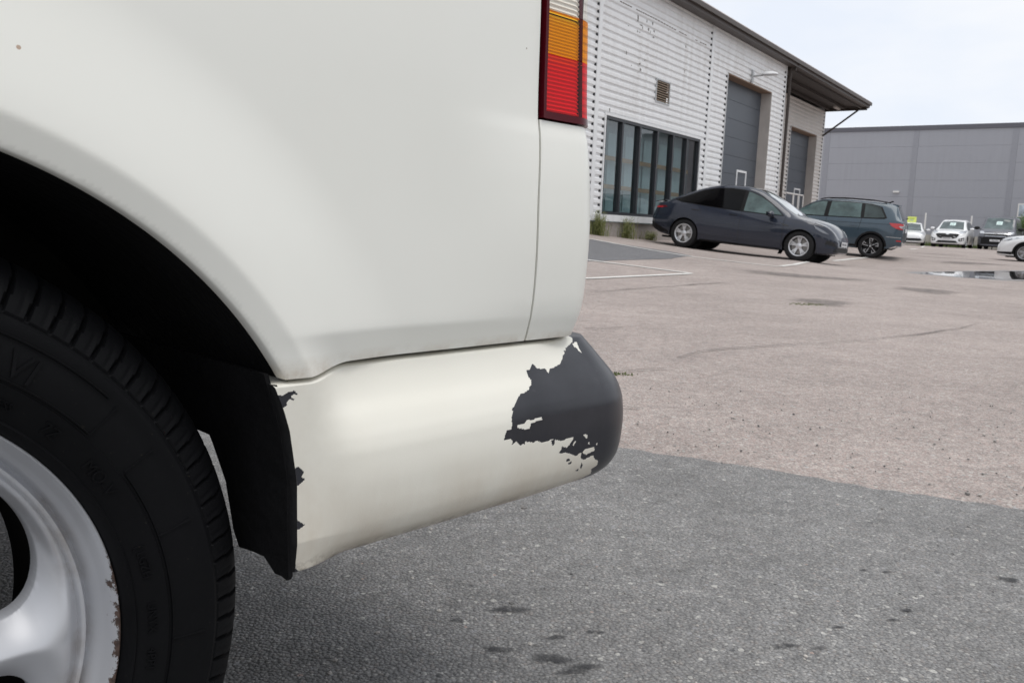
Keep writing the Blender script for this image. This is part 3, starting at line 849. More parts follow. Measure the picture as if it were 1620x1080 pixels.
# concrete plinth
plz = ZB-.02
MB().box(XL, D1X0-.1, .03, .28, -.6, plz).build('plinth', M['concrete'], wh)
MB().box(XL, X_P1-TW-.3, -.03, .06, ZB-.06, ZB-.002).build('base_flashing', M['white_trim'], wh)

# window: frame, mullions, panes, sill, blinds and the wooden rails behind
win = MB(); fw_ = .07
win.box(XW0, XW1, .0, .12, ZW1-fw_, ZW1); win.box(XW0, XW1, .0, .12, ZW0, ZW0+fw_)
win.box(XW0, XW0+fw_, .0, .12, ZW0+fw_, ZW1-fw_); win.box(XW1-fw_, XW1, .0, .12, ZW0+fw_, ZW1-fw_)
win = win.build('window', M['frame_dark'], wh)
edges = [XW0+fw_]+[fp(x, 290)[0] for x in (981.5, 1008.5, 1037, 1061, 1083.5)]+[XW1-fw_]
for i in range(6):
    a, b = edges[i], edges[i+1]
    a2 = a+(.04 if i else 0); b2 = b-(.04 if i < 5 else 0)
    if i: MB().box(a-.04, a+.04, -.012 if i % 2 == 0 else .004, .16, ZW0+fw_, ZW1-fw_).build('mullion', M['frame_dark'], win)
    MB().box(a2, b2, .075, .083, ZW0+fw_, ZW1-fw_).build('pane', M['pane'], win)
    MB().box(a2+.02, b2-.02, .45, .46, ZW0+.1, ZW1-.3).build('blind', M['blind'], win)
for zc in (ZW0+.30*(ZW1-ZW0), ZW0+.60*(ZW1-ZW0)):
    MB().box(XW0+.05, XW1-.05, .30, .34, zc-.055, zc+.055).build('wooden_rail', M['wood'], win)
MB().box(XW0-.3, XW1+.3, .48, .50, ZW0-.2, ZW1+.1).build('back_board', pmat('room_wall', (.40,.44,.44,1), .9, var=.1), win)
mb = MB(); mb.box(XW0-.055, XW1+.055, -.02, .06, ZW1+.002, ZW1+.06); mb.box(XW0-.055, XW0-.002, -.02, .06, ZW0, ZW1); mb.box(XW1+.002, XW1+.055, -.02, .06, ZW0, ZW1)
mb.build('window_trim', M['white_trim'], win)
MB().box(X_P1+TW, X_P2-TW, -.05, .20, ZB, ZW0-.004).build('sill', M['white_trim'], win)

# louvred vent
vx0, vx1, vz0, vz1 = vent
mb = MB(); mb.box(vx0, vx1, -.02, .03, vz0, vz0+.035); mb.box(vx0, vx1, -.02, .03, vz1-.035, vz1); mb.box(vx0, vx0+.035, -.02, .03, vz0+.035, vz1-.035); mb.box(vx1-.035, vx1, -.02, .03, vz0+.035, vz1-.035)
vent_o = mb.build('vent', M['galv'], wh)
MB().box(vx0+.03, vx1-.03, .07, .075, vz0+.03, vz1-.03).build('vent_back', M['gap'], vent_o)
mat_l = pmat('louvre', (.30,.23,.17,1), .6, var=.2)
for k in range(9):
    z = vz0+.05+k*(vz1-vz0-.1)/8.5
    MB().prism([(vx0+.036, -.012, z), (vx0+.036, .05, z+.045), (vx0+.036, .05, z+.055), (vx0+.036, -.012, z+.012)], (vx1-vx0-.072, 0, 0)).build('slat', mat_l, vent_o)

def overhead_door(x0, x1, zt, y, zb, deep, small):
    d = MB().box(x0-.02, x0+.001, y-.012, y+deep, zb-.3, zt+.02).build('overhead_door', M['white_trim'], wh)
    MB().box(x1, x1+.03, y-.012, y+deep, zb-.3, zt+.02).build('jamb', M['reveal'], d)
    MB().box(x0+.001, x1, y-.012, y+deep, zt, zt+.03).build('lintel', M['brown_reveal'], d)
    n = 9; h = (zt-zb)/n
    for k in range(n):
        MB().box(x0+.002, x1-.002, y+deep-.06, y+deep, zb+k*h+.004, zb+(k+1)*h-.004).build('door_panel', M['door_grey'], d)
    MB().box(x0+.002, x1-.002, y+deep+.001, y+deep+.01, zb, zt).build('seal', M['gap'], d)
    a, b, c, e = small
    mb = MB(); t = .07; yy = y+deep-.085
    mb.box(a, a+t, yy, yy+.024, c, e); mb.box(b-t, b, yy, yy+.024, c, e); mb.box(a+t, b-t, yy, yy+.024, e-t, e)
    mb.build('wicket_frame', M['white_trim'], d)
    mb = MB(); mb.box(a+t+.01, b-t-.01, yy+.012, yy+.024, c+.3, c+.6); mb.build('wicket_panel', M['black_matt'], d)
    return d
DP = .42
ax = fp(1164, 280, DP-.06)[0]; bx_ = fp(1179.5, 280, DP-.06)[0]
overhead_door(D1X0, D1X1, D1Z, 0.0, .25, DP, (ax, bx_, .3, fp(1170, 270, DP)[1]))
ax = fp(1255, 310, Y2+DP-.06)[0]; bx_ = fp(1264.5, 310, Y2+DP-.06)[0]
overhead_door(D2X0, D2X1, D2Z, Y2, .25, DP, (ax, bx_, .3, fp(1260, 298.5, Y2+DP)[1]))
# dents and torn spots on the big sheet
mb = MB(); rj = random.Random(4)
for px, py, w, h in [(1009.5,29,.05,.22),(1023.5,34,.03,.1),(1032.5,37.5,.035,.12),(1014,40,.1,.02),(1016.5,44,.03,.1),(1011,51,.12,.02),(1008.5,50,.03,.06),(1026,47,.05,.1),(1029,51,.02,.1),(1035,50,.04,.06),(1034,59.5,.06,.03),(994,41,.03,.05),(991,84,.02,.12),(1012,101,.06,.04),(1013,110,.05,.09),(1020,96,.03,.04),(1085,74,.03,.1),(1083,113,.02,.1),(999,104,.02,.03),(964.5,174,.03,.12)]:
    x, z = fp(px, py); s = .8
    mb.prism([(x+(w*s*cos(t)+rj.uniform(-.01,.01)), -.003, z+h*s*.5*sin(t)+rj.uniform(-.012,.012)) for t in np.linspace(0, 2*pi, 7)[:-1]], (0, .006, 0))
tag(mb.build('dent', pmat('dent', (.16,.15,.14,1), .8, var=.4, vscale=20), wh), kind='stuff')
mb = MB(); P = [(981,2.5),(1000,12),(1016,20),(1036,30),(1058,42),(1078,52.5),(1100,63.5),(1118,72)]
P = [fp(*p) for p in P]
for a, b in zip(P[:-1], P[1:]):
    n = 5
    for k in range(n):
        if rj.random() < .25: continue
        t0, t1 = k/n, (k+.8)/n
        x0, x1 = a[0]+(b[0]-a[0])*t0, a[0]+(b[0]-a[0])*t1; z0 = a[1]+(b[1]-a[1])*t0
        mb.box(x0, x1, -.005, -.001, z0-.012, z0+.012)
tag(mb.build('torn_seam', pmat('torn_seam', (.20,.17,.15,1), .8, var=.3, vscale=10), wh), kind='stuff')

# yard lamp on the wall, its own thing
lx, lz = fp(1189.5, 121)
la = empty('wall_lamp', P0+UF*lx+NF*.0+Vector((0, 0, lz)), pi/2-AZF)
tag(la, 'white yard lamp on a short arm above the first grey overhead door', 'lamp')
mb = MB(); mb.box(-.06, .06, -.05, -.001, -.2, .2); mb.tube((0, -.04, 0), (.12, -.34, .04), .035, 8); mb.build('arm', M['galv'], la)
rows = []
for k, (t, w, h) in enumerate([(0, .03, .03), (.08, .10, .07), (.25, .15, .11), (.55, .17, .11), (.8, .13, .07), (.9, .03, .02)]):
    c = Vector((.10+.16*t, -.28-t*.60, .05)); rows.append([(c.x+w*cos(q), c.y, c.z+h*(sin(q) if sin(q) > 0 else sin(q)*.35)) for q in np.linspace(0, 2*pi, 13)])
MB().grid(rows).build('lamp_head', M['lamp_housing'], la, smooth=50)

# white barrier rail before the second door
r0 = P0+UF*fp(1244, 300, Y2-.4)[0]-NF*(Y2-.4); r0.z = float(gz(r0.x, r0.y))
rl = empty('barrier_rail', r0, pi/2-AZF); tag(rl, 'white tubular barrier rail standing before the far grey door', 'barrier')
Lr = fp(1270.5, 305, Y2-.4)[0]-fp(1244, 300, Y2-.4)[0]; Hr = fp(1256, 307, Y2-.4)[1]-r0.z
MB().tube((0, 0, Hr), (Lr, 0, Hr), .035, 8).build('top_rail', M['post_white'], rl)
for q in (fp(1254, 320, Y2-.4)[0], fp(1262, 320, Y2-.4)[0], fp(1270, 320, Y2-.4)[0]):
    q -= fp(1244, 300, Y2-.4)[0]; MB().tube((q, 0, -.1), (q, 0, Hr-.036), .03, 8).build('post', M['post_white'], rl)

# ------------------------------------------------------------------ far grey warehouse
DB = Vector((cos(AZF)*1.0, -sin(AZF), 0))        # along the wall, to the right
NB = Vector((-sin(AZF), -cos(AZF), 0))           # out of the wall
_d = ray(1500, 372); PB = Vector((0, 0, CAM_H))+_d*(58.5/_d.dot(FW)); PB.z = 0
def bp(x, y, yin=0.0):
    d = ray(x, y); c = Vector((0, 0, CAM_H)); q = PB-NB*yin; t = (q-c).dot(NB)/d.dot(NB); p = c+d*t
    return (p-PB).dot(DB), p.z
gb = empty('grey_warehouse', PB, atan2(DB.y, DB.x)); tag(gb, 'long flat roofed warehouse clad in wide grey panels behind the parked cars', 'warehouse')
ZT = bp(1447, 206)[1]
jx = [bp(1443.5, 280)[0], bp(1599.5, 280)[0]]; bay = jx[1]-jx[0]
zlev = [bp(1470, y)[1] for y in (342, 312, 285, 258, 231.5)]
zlev = [zlev[0]-(zlev[1]-zlev[0])]+zlev+[ZT]
GX0, GX1 = jx[0]-2*bay, jx[0]+4*bay
pm = {}
for i in range(6):
    a, b = jx[0]+(i-2)*bay+.17, jx[0]+(i-1)*bay-.17
    for k in range(len(zlev)-1):
        if k not in pm:
            o = MB().box(0, b-a, 0, .1, zlev[k]+.004, zlev[k+1]-.004).build('wall_panel', M['grey_panel'], gb); pm[k] = o; o.location = (a, 0, 0)
        else:
            o = pm[k].copy(); COL.objects.link(o); o.location = (a, 0, 0)
for i in range(7):
    x = jx[0]+(i-2)*bay
    MB().box(x-.168, x+.168, -.02, .04, zlev[0]+.012, ZT-.012).build('joint_cover', M['grey_trim'], gb)
MB().box(GX0, GX1, .1, 14, .0, ZT+.1).build('core_wall', M['grey_trim'], gb)
MB().box(GX0-.05, GX1+.05, -.06, .3, ZT, ZT+.30).build('parapet_cap', M['grey_cap'], gb)
MB().box(GX0, GX1, -.03, .1, zlev[0]-.06, zlev[0]+.01).build('base_flashing', M['grey_cap'], gb)
MB().box(GX0, GX1, .02, .1, -.6, zlev[0]-.062).build('plinth', M['low_wall'], gb)
x, z = bp(1418, 303.5); MB().box(x-.2, x+.2, -.12, -.001, z-.06, z+.06).build('wall_sign', M['post_white'], gb)  # small white sign on the grey wall
x0, z1_ = bp(1611, 322); x1, z0_ = bp(1640, 345)
w = MB().box(x0, x1, -.03, .02, z0_, z1_).build('window', M['post_white'], gb)
MB().box(x0+.08, x1-.08, -.035, -.031, z0_+.08, z1_-.08).build('pane', glass_opaque('pale_pane', (.45,.52,.58,1)), w)

# low retaining wall before it, with two white posts
def on_b(px, dist):
    """ground point under pixel column px on the vertical plane dist metres before the grey wall"""
    x, _ = bp(px, 380, -dist); p = PB+DB*x+NB*dist; return Vector((p.x, p.y, float(gz(p.x, p.y))))
lw0 = on_b(1470, 1.9); lw = empty('low_wall', lw0, atan2(DB.y, DB.x)); tag(lw, 'low pale concrete wall running behind the parked cars', 'wall')
zt = bp(1500, 372.5, -1.9)[1]-lw0.z
for k in range(-5, 9):
    MB().box(k*2.4+.006, k*2.4+2.394, 0, .25, -.6, zt+random.uniform(-.012,.012)).build('wall_block', M['low_wall'], lw)
for px, top, lab in ((1464, 338, 'thin white post on the low wall beside the small white car'), (1537, 342.5, 'thin white post on the low wall between the white car and the grey van')):
    p = on_b(px-4, 1.9+.0)-NB*.12; b = zt+lw0.z
    h = bp(px, top, -1.9+.12)[1]-b
    o = empty('post', (p.x, p.y, b)); tag(o, lab, 'post', 'white posts on the low wall')
    MB().tube((0,0,-.02), (0,0,h), .055, 10).build('shaft', M['post_white'], o, smooth=40)
    MB().tube((0,0,h), (0,0,h+.04), .06, 10, .03).build('cap', M['post_white'], o)
sp = []
for px in np.arange(1462, 1545, 4.0):
    p = on_b(px, 2.2); sp.append((p.x, p.y, .35, .2))
tag(blades('grass', M['grass_green'], sp, 8, .08, .32, 60, .012), kind='stuff')

# weeds at the foot of the white warehouse
def weed(px, seed, h, n, lab):
    x, _ = fp(px, 380, -.15); p = P0+UF*x+NF*.12; z = float(gz(p.x, p.y))
    rj = random.Random(seed); mb = MB(); mf = MB()
    for _ in range(n):
        a = rj.uniform(0, 6.28); r = abs(rj.gauss(0, .16)); b = Vector((r*cos(a)*1.3, r*sin(a)*.6, -.02)); hh = h*rj.uniform(.45, 1.05)
        t = b+Vector((rj.gauss(0, .08), rj.gauss(0, .05), hh)); m_ = (b+t)/2+Vector((rj.gauss(0, .02), 0, 0)); w = .006
        u = Vector((cos(a), sin(a), 0))*w
        mb.add([b-u, b+u, m_+u*.8, m_-u*.8, t], [(0,1,2,3),(3,2,4)])
        for q in range(rj.randint(3, 7)):
            c = b+(t-b)*rj.uniform(.25, 1.0); d = Vector((rj.gauss(0,1), rj.gauss(0,1), rj.gauss(.5,.6))).normalized()*rj.uniform(.025, .06); s = d.orthogonal().normalized()*.008
            mf.add([c, c+d*.5+s, c+d, c+d*.5-s], [(0,1,2,3)])
    o = empty('weed', (p.x, p.y, z), pi/2-AZF); tag(o, lab, 'weed', 'weeds along the warehouse plinth')
    tag(mb.build('stem', M['grass'], o, recalc=False), kind='stuff'); tag(mf.build('leaf', M['grass'], o, recalc=False), kind='stuff')
weed(948, 1, .62, 170, 'widest tuft of tall yellow green weeds at the plinth, beside the van corner')
weed(993, 2, .60, 110, 'narrow tuft of tall weeds at the plinth under the large window')
weed(1030, 3, .30, 90, 'short tuft of weeds at the plinth behind the dark navy car')
weed(916, 4, .5, 80, 'tuft of weeds half hidden by the van corner')

# young tree at the right, before the grey wall
def young_tree(base, h, seed, lab):
    o = empty('young_tree', base); tag(o, lab, 'tree'); rj = random.Random(seed)
    tr = MB(); lf = MB(); tips = []
    def limb(p, d, L, r, dep):
        q = p+d*L; tr.tube(p, q, r, 6, r*.6)
        if dep == 0: tips.append((p, q)); return
        for k in range(3):
            v = (d+Vector((rj.gauss(0,.55), rj.gauss(0,.55), rj.gauss(.15,.35)))).normalized(); limb(p+d*L*rj.uniform(.45,1), v, L*rj.uniform(.55,.8), r*.55, dep-1)
    for k in range(5): limb(Vector((rj.gauss(0,.25), rj.gauss(0,.25), -.05)), Vector((rj.gauss(0,.3), rj.gauss(0,.3), 1)).normalized(), h*.38, .03, 3)
    for p, q in tips:
        for _ in range(16):
            c = p+(q-p)*rj.uniform(.1,1.15)+Vector((rj.gauss(0,.09), rj.gauss(0,.09), rj.gauss(0,.09)))
            d = Vector((rj.gauss(0,1), rj.gauss(0,1), rj.gauss(-.2,.7))).normalized()*rj.uniform(.07,.15); s = d.orthogonal().normalized()*.035
            lf.add([c, c+d*.5+s, c+d, c+d*.5-s], [(0,1,2,3)])
    tr.build('trunk', M['bark'], o); tag(lf.build('crown', M['leaf'], o, recalc=False), kind='stuff')
    return o
tb = on_b(1611, 2.6); young_tree(tb, bp(1605, 316, -2.6)[1]-tb.z-.15, 5, 'young green tree beside the grey van, before the grey wall')

# trees behind the photographer; unseen ones at the right added to darken reflections
mb = MB(); rj = random.Random(21)
for k in range(58):
    az = radians(rj.uniform(58, 265)); d = rj.uniform(62, 85); c = Vector((d*sin(az), d*cos(az), 0)); H_ = rj.uniform(6, 11)
    for q in range(46):
        v = Vector((rj.gauss(0,1.8), rj.gauss(0,1.8), H_*rj.uniform(.05,1))); s = (1.6 if v.z < H_*.7 else .9)
        e = Vector((rj.gauss(0,1), rj.gauss(0,1), rj.gauss(0,1))).normalized()*s; f = e.orthogonal().normalized()*s
        mb.add([c+v-e, c+v+f, c+v+e, c+v-f], [(0,1,2,3)])
tag(mb.build('far_wood', M['wood_far'], recalc=False), kind='stuff')

# ------------------------------------------------------------------ cars
def clip_poly(poly, ax, v, gt):
    out = []
    for i in range(len(poly)):
        a, b = poly[i-1], poly[i]; ia = (a[ax] >= v) == gt; ib = (b[ax] >= v) == gt
        if ia != ib:
            t = (v-a[ax])/(b[ax]-a[ax]); out.append((a[0]+(b[0]-a[0])*t, a[1]+(b[1]-a[1])*t))
        if ib: out.append(b)
    return out
def patch(name, mat, bvh, polys, side, parent, off=.004, cell=.06):
    """panels of glass, lamps, grilles: polygons wrapped on the body from one side"""
    if isinstance(polys[0][0], (int, float)): polys = [polys]
    mb = MB()
    def hit(u, v):
        o, d = {'L': ((u, 5, v), (0,-1,0)), 'R': ((u, -5, v), (0,1,0)), 'F': ((6, u, v), (-1,0,0)), 'B': ((-6, u, v), (1,0,0)), 'T': ((u, v, 6), (0,0,-1))}[side]
        p, n, i, _ = bvh.ray_cast(Vector(o), Vector(d))
        if p is None:
            q = {'L': (u, .8, v), 'R': (u, -.8, v), 'F': (2, u, v), 'B': (-2, u, v), 'T': (u, v, 1)}[side]
            p, n, i, _ = bvh.find_nearest(Vector(q))
        if n.dot(Vector(d)) > 0: n = -n
        return p+n*off
    for poly in polys:
        # triangulate first so that concave outlines are clipped safely
        pv = [Vector((p[0], p[1], 0)) for p in poly]
        for t in tessellate_polygon([pv]):
            tri = [tuple(poly[i]) for i in t]
            x0, x1 = min(p[0] for p in tri), max(p[0] for p in tri); y0, y1 = min(p[1] for p in tri), max(p[1] for p in tri)
            i0, i1 = math.floor(x0/cell), math.floor(x1/cell)+1; j0, j1 = math.floor(y0/cell), math.floor(y1/cell)+1
            for i in range(i0, i1):
                c = clip_poly(clip_poly(tri, 0, i*cell, True), 0, (i+1)*cell, False)
                if len(c) < 3: continue
                for j in range(j0, j1):
                    q = clip_poly(clip_poly(c, 1, j*cell, True), 1, (j+1)*cell, False)
                    if len(q) < 3: continue
                    ar = sum(q[k-1][0]*q[k][1]-q[k][0]*q[k-1][1] for k in range(len(q)))
                    if abs(ar) < 1e-7: continue
                    mb.add([hit(*p) for p in q], [tuple(range(len(q)))])
    me = mb.build(name, mat, parent, recalc=False)
    bm = bmesh.new(); bm.from_mesh(me.data); bmesh.ops.remove_doubles(bm, verts=bm.verts, dist=.0008); bmesh.ops.recalc_face_normals(bm, faces=bm.faces); bm.to_mesh(me.data); bm.free()
    me.data.shade_smooth()
    return me
def mir(p): return [(-a, b) for a, b in p]

def car_wheel(R, rr, w, style, side, pos, root, rim_mat):
    """side +1 = outer face towards +y"""
    mb = MB(); h = w/2
    prof = [(rr, -h*.85), (rr+.02, -h), (R-.05, -h*1.02), (R-.012, -h*.86), (R, -h*.62), (R, h*.62), (R-.012, h*.86), (R-.05, h*1.02), (rr+.02, h), (rr, h*.85)]
    mb.lathe(prof, 40)
    t = mb.build('wheel', M['car_tyre'], root, smooth=40, loc=pos)
    s = side
    m = MB()
    m.lathe([(rr+.004, s*h*.86), (rr-.004, s*h*.9), (rr-.022, s*h*.84), (rr-.03, s*h*.3), (rr-.035, -s*h*.6)], 40)
    yo = s*h*.74
    def spoke(a0, a1, w0, w1, r0=.05, th=.03, y0=yo-.012*s, y1=yo):
        p0 = Vector((r0*cos(a0), 0, r0*sin(a0))); p1 = Vector(((rr-.015)*cos(a1), 0, (rr-.015)*sin(a1))); d = (p1-p0).normalized(); q = Vector((-d.z, 0, d.x))
        A = [p0-q*w0/2, p1-q*w1/2, p1+q*w1/2, p0+q*w0/2]
        m.prism([(v.x, y0 if i in (0, 3) else y1, v.z) for i, v in enumerate(A)], (0, -s*th, 0))
    if style == 'double':
        for k in range(5):
            a = 2*pi*k/5+pi/2
            spoke(a-.09, a-.21, .026, .022); spoke(a+.09, a+.21, .026, .022); spoke(a-.04, a-.05, .02, .009, th=.02); spoke(a+.04, a+.05, .02, .009, th=.02)
        m.lathe([(.0, yo-.002*s), (.05, yo-.004*s), (.072, yo-.02*s), (.072, yo-.05*s)], 20)
    elif style == 'multi':
        for k in range(5):
            a = 2*pi*k/5+pi/2+.2
            spoke(a-.12, a-.26, .05, .035); spoke(a+.12, a+.14, .05, .035)
        m.lathe([(.0, yo-.002*s), (.05, yo-.004*s), (.072, yo-.02*s), (.072, yo-.05*s)], 20)
    else:
        for k in range(5):
            a = 2*pi*k/5+pi/2; spoke(a, a+.12, .055, .14)
        m.lathe([(.0, yo-.002*s), (.05, yo-.004*s), (.07, yo-.02*s), (.07, yo-.05*s)], 20)
    rim = m.build('rim', rim_mat, t, smooth=35)
    if style == 'blade':
        e = MB()
        for k in range(5):
            a = 2*pi*k/5+pi/2
            for (r0, a0, r1, a1, ww) in ((.06, a-.25, rr-.02, a-.16, .014), (rr-.02, a-.16, rr-.035, a+.28, .016), (rr-.035, a+.28, .14, a+.20, .014)):
                p0 = Vector((r0*cos(a0), 0, r0*sin(a0))); p1 = Vector((r1*cos(a1), 0, r1*sin(a1))); d = (p1-p0).normalized(); q = Vector((-d.z, 0, d.x))*ww/2
                e.prism([(v.x, yo+.002*s, v.z) for v in (p0-q, p1-q, p1+q, p0+q)], (0, .004*s, 0))
        e.lathe([(.0, yo+.006*s), (.026, yo+.006*s), (.03, yo)], 14)
        e.build('spoke_edge', M['silver'], t)
    d = MB(); d.lathe([(.07, s*h*.2), (rr*.78, s*h*.2), (rr*.78, s*h*.1), (.07, s*h*.1)], 28); d.lathe([(0, -s*h*.3), (rr-.04, -s*h*.3)], 24)
    d.build('brake_disc', M['disc'] if style != 'blade' else M['black_matt'], t)
    return t

class Car:
    def __init__(s, name, sp, label, cat='car', group=None):
        s.sp = sp; root = s.root = empty(name); tag(root, label, cat, group)
        x0, x1 = sp['top'][0][0], sp['top'][-1][0]
        t = np.linspace(0, 1, 150); xs = x0+(x1-x0)*(t-.10*np.sin(2*pi*t)/(2*pi)*1.0)
        C = lambda k: pchip([p[0] for p in sp[k]], [p[1] for p in sp[k]], xs)
        zt = C('top'); crown = C('crown'); z5 = zt-crown; y5 = C('y5'); z4 = np.minimum(C('z4'), z5-.01); y4 = C('y4'); y3 = C('y3'); z3 = np.minimum(C('z3'), z4-.04); z1 = C('z1'); y1 = y3-.05
        z2 = z1+(z3-z1)*.35; y2 = y3-.012
        plan = C('plan'); y1, y2, y3, y4, y5 = [v*plan for v in (y1, y2, y3, y4, y5)]
        zz = 0*xs
        K = np.stack([np.stack([zz, z1], -1), np.stack([y1*.9, z1], -1), np.stack([y1, z1+.025], -1), np.stack([y2, z2], -1), np.stack([y3, z3], -1), np.stack([y4, z4], -1), np.stack([y5, z5], -1), np.stack([y5*.62, zt-crown*.28], -1), np.stack([zz, zt], -1)], 1)
        n = [2, 1, 8, 9, 8, 10, 6, 5]; sec = []
        for i in range(8):
            p0 = K[:, max(i-1, 0)]; p1 = K[:, i]; p2 = K[:, i+1]; p3 = K[:, min(i+2, 8)]
            if i == 7: p3 = p2*np.array([1, 1])+(p2-p1)*np.array([1, -1])
            for q in range(n[i]):
                u = q/n[i]; a = .42
                lin = p1*(1-u)+p2*u
                cr = .5*((2*p1)+(-p0+p2)*u+(2*p0-5*p1+4*p2-p3)*u*u+(-p0+3*p1-3*p2+p3)*u**3)
                w_ = 0 if i < 3 else (.8 if i in (3, 6, 7) else .55)
                sec.append(lin*(1-w_)+cr*w_)
        sec.append(K[:, 8]); sec = np.stack(sec, 1)          # stations x points x 2
        half = np.concatenate([np.repeat(xs[:, None, None], sec.shape[1], 1), sec], 2)
        oth = half[:, ::-1][:, 1:].copy(); oth[:, :, 1] *= -1
        ring = np.concatenate([half, oth], 1)
        a, b = ring.shape[:2]
        V = ring.reshape(-1, 3); F = []
        for i in range(a-1):
            for j_ in range(b-1): F.append((i*b+j_, (i+1)*b+j_, (i+1)*b+j_+1, i*b+j_+1))
        s.full = BVHTree.FromPolygons([Vector(v) for v in V], F+[tuple(range(b)), tuple(range((a-1)*b, a*b))])
        # wheel arches: drop faces inside the circles, pull the rim of the hole onto the circle
        ra = sp['arch']; V = V.copy(); F = np.array(F)
        for wx in sp['axles']:
            c = V[F].mean(1); d = np.hypot(c[:, 0]-wx, c[:, 2]-sp['R']); cut = (d < ra) & (np.abs(c[:, 1]) > .45)
            gone = np.unique(F[cut]); keep = np.unique(F[~cut]); edge = np.intersect1d(gone, keep); F = F[~cut]
            e = V[edge]; r = np.hypot(e[:, 0]-wx, e[:, 2]-sp['R']); ok = np.abs(e[:, 1]) > .5
            e[ok, 0] = wx+(e[ok, 0]-wx)/r[ok]*ra; e[ok, 2] = sp['R']+(e[ok, 2]-sp['R'])/r[ok]*ra; V[edge] = e
        F = [tuple(f) for f in F]; F.append(tuple(range(b))); F.append(tuple(reversed(range((a-1)*b, a*b))))
        mb = MB(); mb.v = [tuple(v) for v in V]; mb.f = F
        s.body = mb.build('body', sp['paint'], root, smooth=38)
        # dark wheel housings and floor
        w = MB()
        for wx in sp['axles']:
            for sg in (1, -1):
                P = []
                yo = min(sp['ymax'][0], .95)
                for q in np.linspace(-.25, pi+.25, 18): P.append([(wx+(ra+.004)*cos(q), sg*(yo-.03), sp['R']+(ra+.004)*sin(q)), (wx+(ra+.004)*cos(q), sg*.45, sp['R']+(ra+.004)*sin(q))])
                w.grid(P)
                w.add([(wx+(ra+.01)*cos(q), sg*.5, sp['R']+(ra+.01)*sin(q)) for q in np.linspace(0, 2*pi, 20)[:-1]], [tuple(range(19))])
        w.box(x0+.25, x1-.3, -.62, .62, sp['floor'], sp['floor']+.05)
        w.build('wheel_housing', M['black_matt'], root)
        yw = sp['track']
        for wx in sp['axles']:
            for sg in (1, -1): car_wheel(sp['R'], sp['rim'], sp['tw'], sp['style'], sg, (wx, sg*yw, sp['R']), root, sp['rim_mat'])
    def p(s, name, mat, polys, side, **k): return patch(name, mat, s.full, polys, side, s.root, **k)
    def both(s, name, mat, polys, **k):
        """one patch on the left side and one on the right"""
        return s.p(name, mat, polys, 'L', **k), s.p(name, mat, polys, 'R', **k)
    def pair(s, name, mat, poly, side, **k):
        return s.p(name, mat, poly, side, **k), s.p(name, mat, mir(poly) if side in 'FB' else [(a, -b) for a, b in poly], side, **k)
    def mirrors(s, x, y, z, mat, scale=1.0):
        for sg in (1, -1):
            rows = []
            for k, (t, r) in enumerate([(0, .02), (.03, .075), (.12, .095), (.2, .08), (.235, .02)]):
                rows.append([(x+r*.85*scale*cos(q), sg*(y+.02+t*scale), z+r*.8*scale*sin(q)) for q in np.linspace(0, 2*pi, 13)])
            m = MB().grid(rows).build('mirror', mat, s.root, smooth=60)
            MB().bar((x+.02, sg*(y-.06), z-.06), (x, sg*(y+.05), z-.045), .05, .03).build('stalk', M['black_matt'], m)
            MB().prism([(x-.08*scale, sg*(y+.03+a*scale), z+b*scale) for a, b in ((.0,-.05),(.19,-.045),(.2,.05),(.01,.055))], (-.004, 0, 0)).build('mirror_glass', M['glass_mid'], m)
    def place(s, g, wheel, heading):
        """put the wheel (x, y) of the car on ground point g; heading is a unit vector"""
        h = Vector((heading[0], heading[1], 0)).normalized(); l = Vector((-h.y, h.x, 0))
        o = Vector((g.x, g.y, 0))-h*wheel[0]-l*wheel[1]
        ax, tr = s.sp['axles'], s.sp['track']
        Z = lambda a, b: float(gz((o+h*a+l*b).x, (o+h*a+l*b).y))
        zf = (Z(ax[0], tr)+Z(ax[0], -tr))/2; zr = (Z(ax[1], tr)+Z(ax[1], -tr))/2; zl = (Z(ax[0], tr)+Z(ax[1], tr))/2; zr2 = (Z(ax[0], -tr)+Z(ax[1], -tr))/2
        X = Vector((h.x, h.y, (zf-zr)/(ax[0]-ax[1]))).normalized(); Yv = Vector((l.x, l.y, (zl-zr2)/(2*tr))).normalized(); Zv = X.cross(Yv).normalized(); Yv = Zv.cross(X)
        m = Matrix.Identity(4)
        for i in range(3): m[i][0], m[i][1], m[i][2] = X[i], Yv[i], Zv[i]
        m.translation = (o.x, o.y, (zf+zr)/2-.002)
        s.root.matrix_world = m
    def paper(s, x, y, w, h, lab, mat='paper'):
        """a price sheet lying inside against the windscreen, top-level"""
        q = patch('price_sheet', M[mat], s.full, [(x, y-w/2), (x-h, y-w/2), (x-h, y+w/2), (x, y+w/2)], 'T', None, off=.009)
        q.matrix_world = s.root.matrix_world.copy(); tag(q, lab, 'price sheet', 'price sheets on the parked cars')
        i = patch('print', M['ink'], s.full, [[(x-h*a, y-w*.36), (x-h*(a+.07), y-w*.36), (x-h*(a+.07), y+w*.3), (x-h*a, y+w*.3)] for a in (.2, .42, .64)], 'T', q, off=.012)
        return q

PL = [(2.0, 1)]
def spec(**k):
    d = dict(crown=[(-9,.05),(9,.05)], tw=.22, style='double', rim_mat=M['silver'], floor=.2); d.update(k); return d
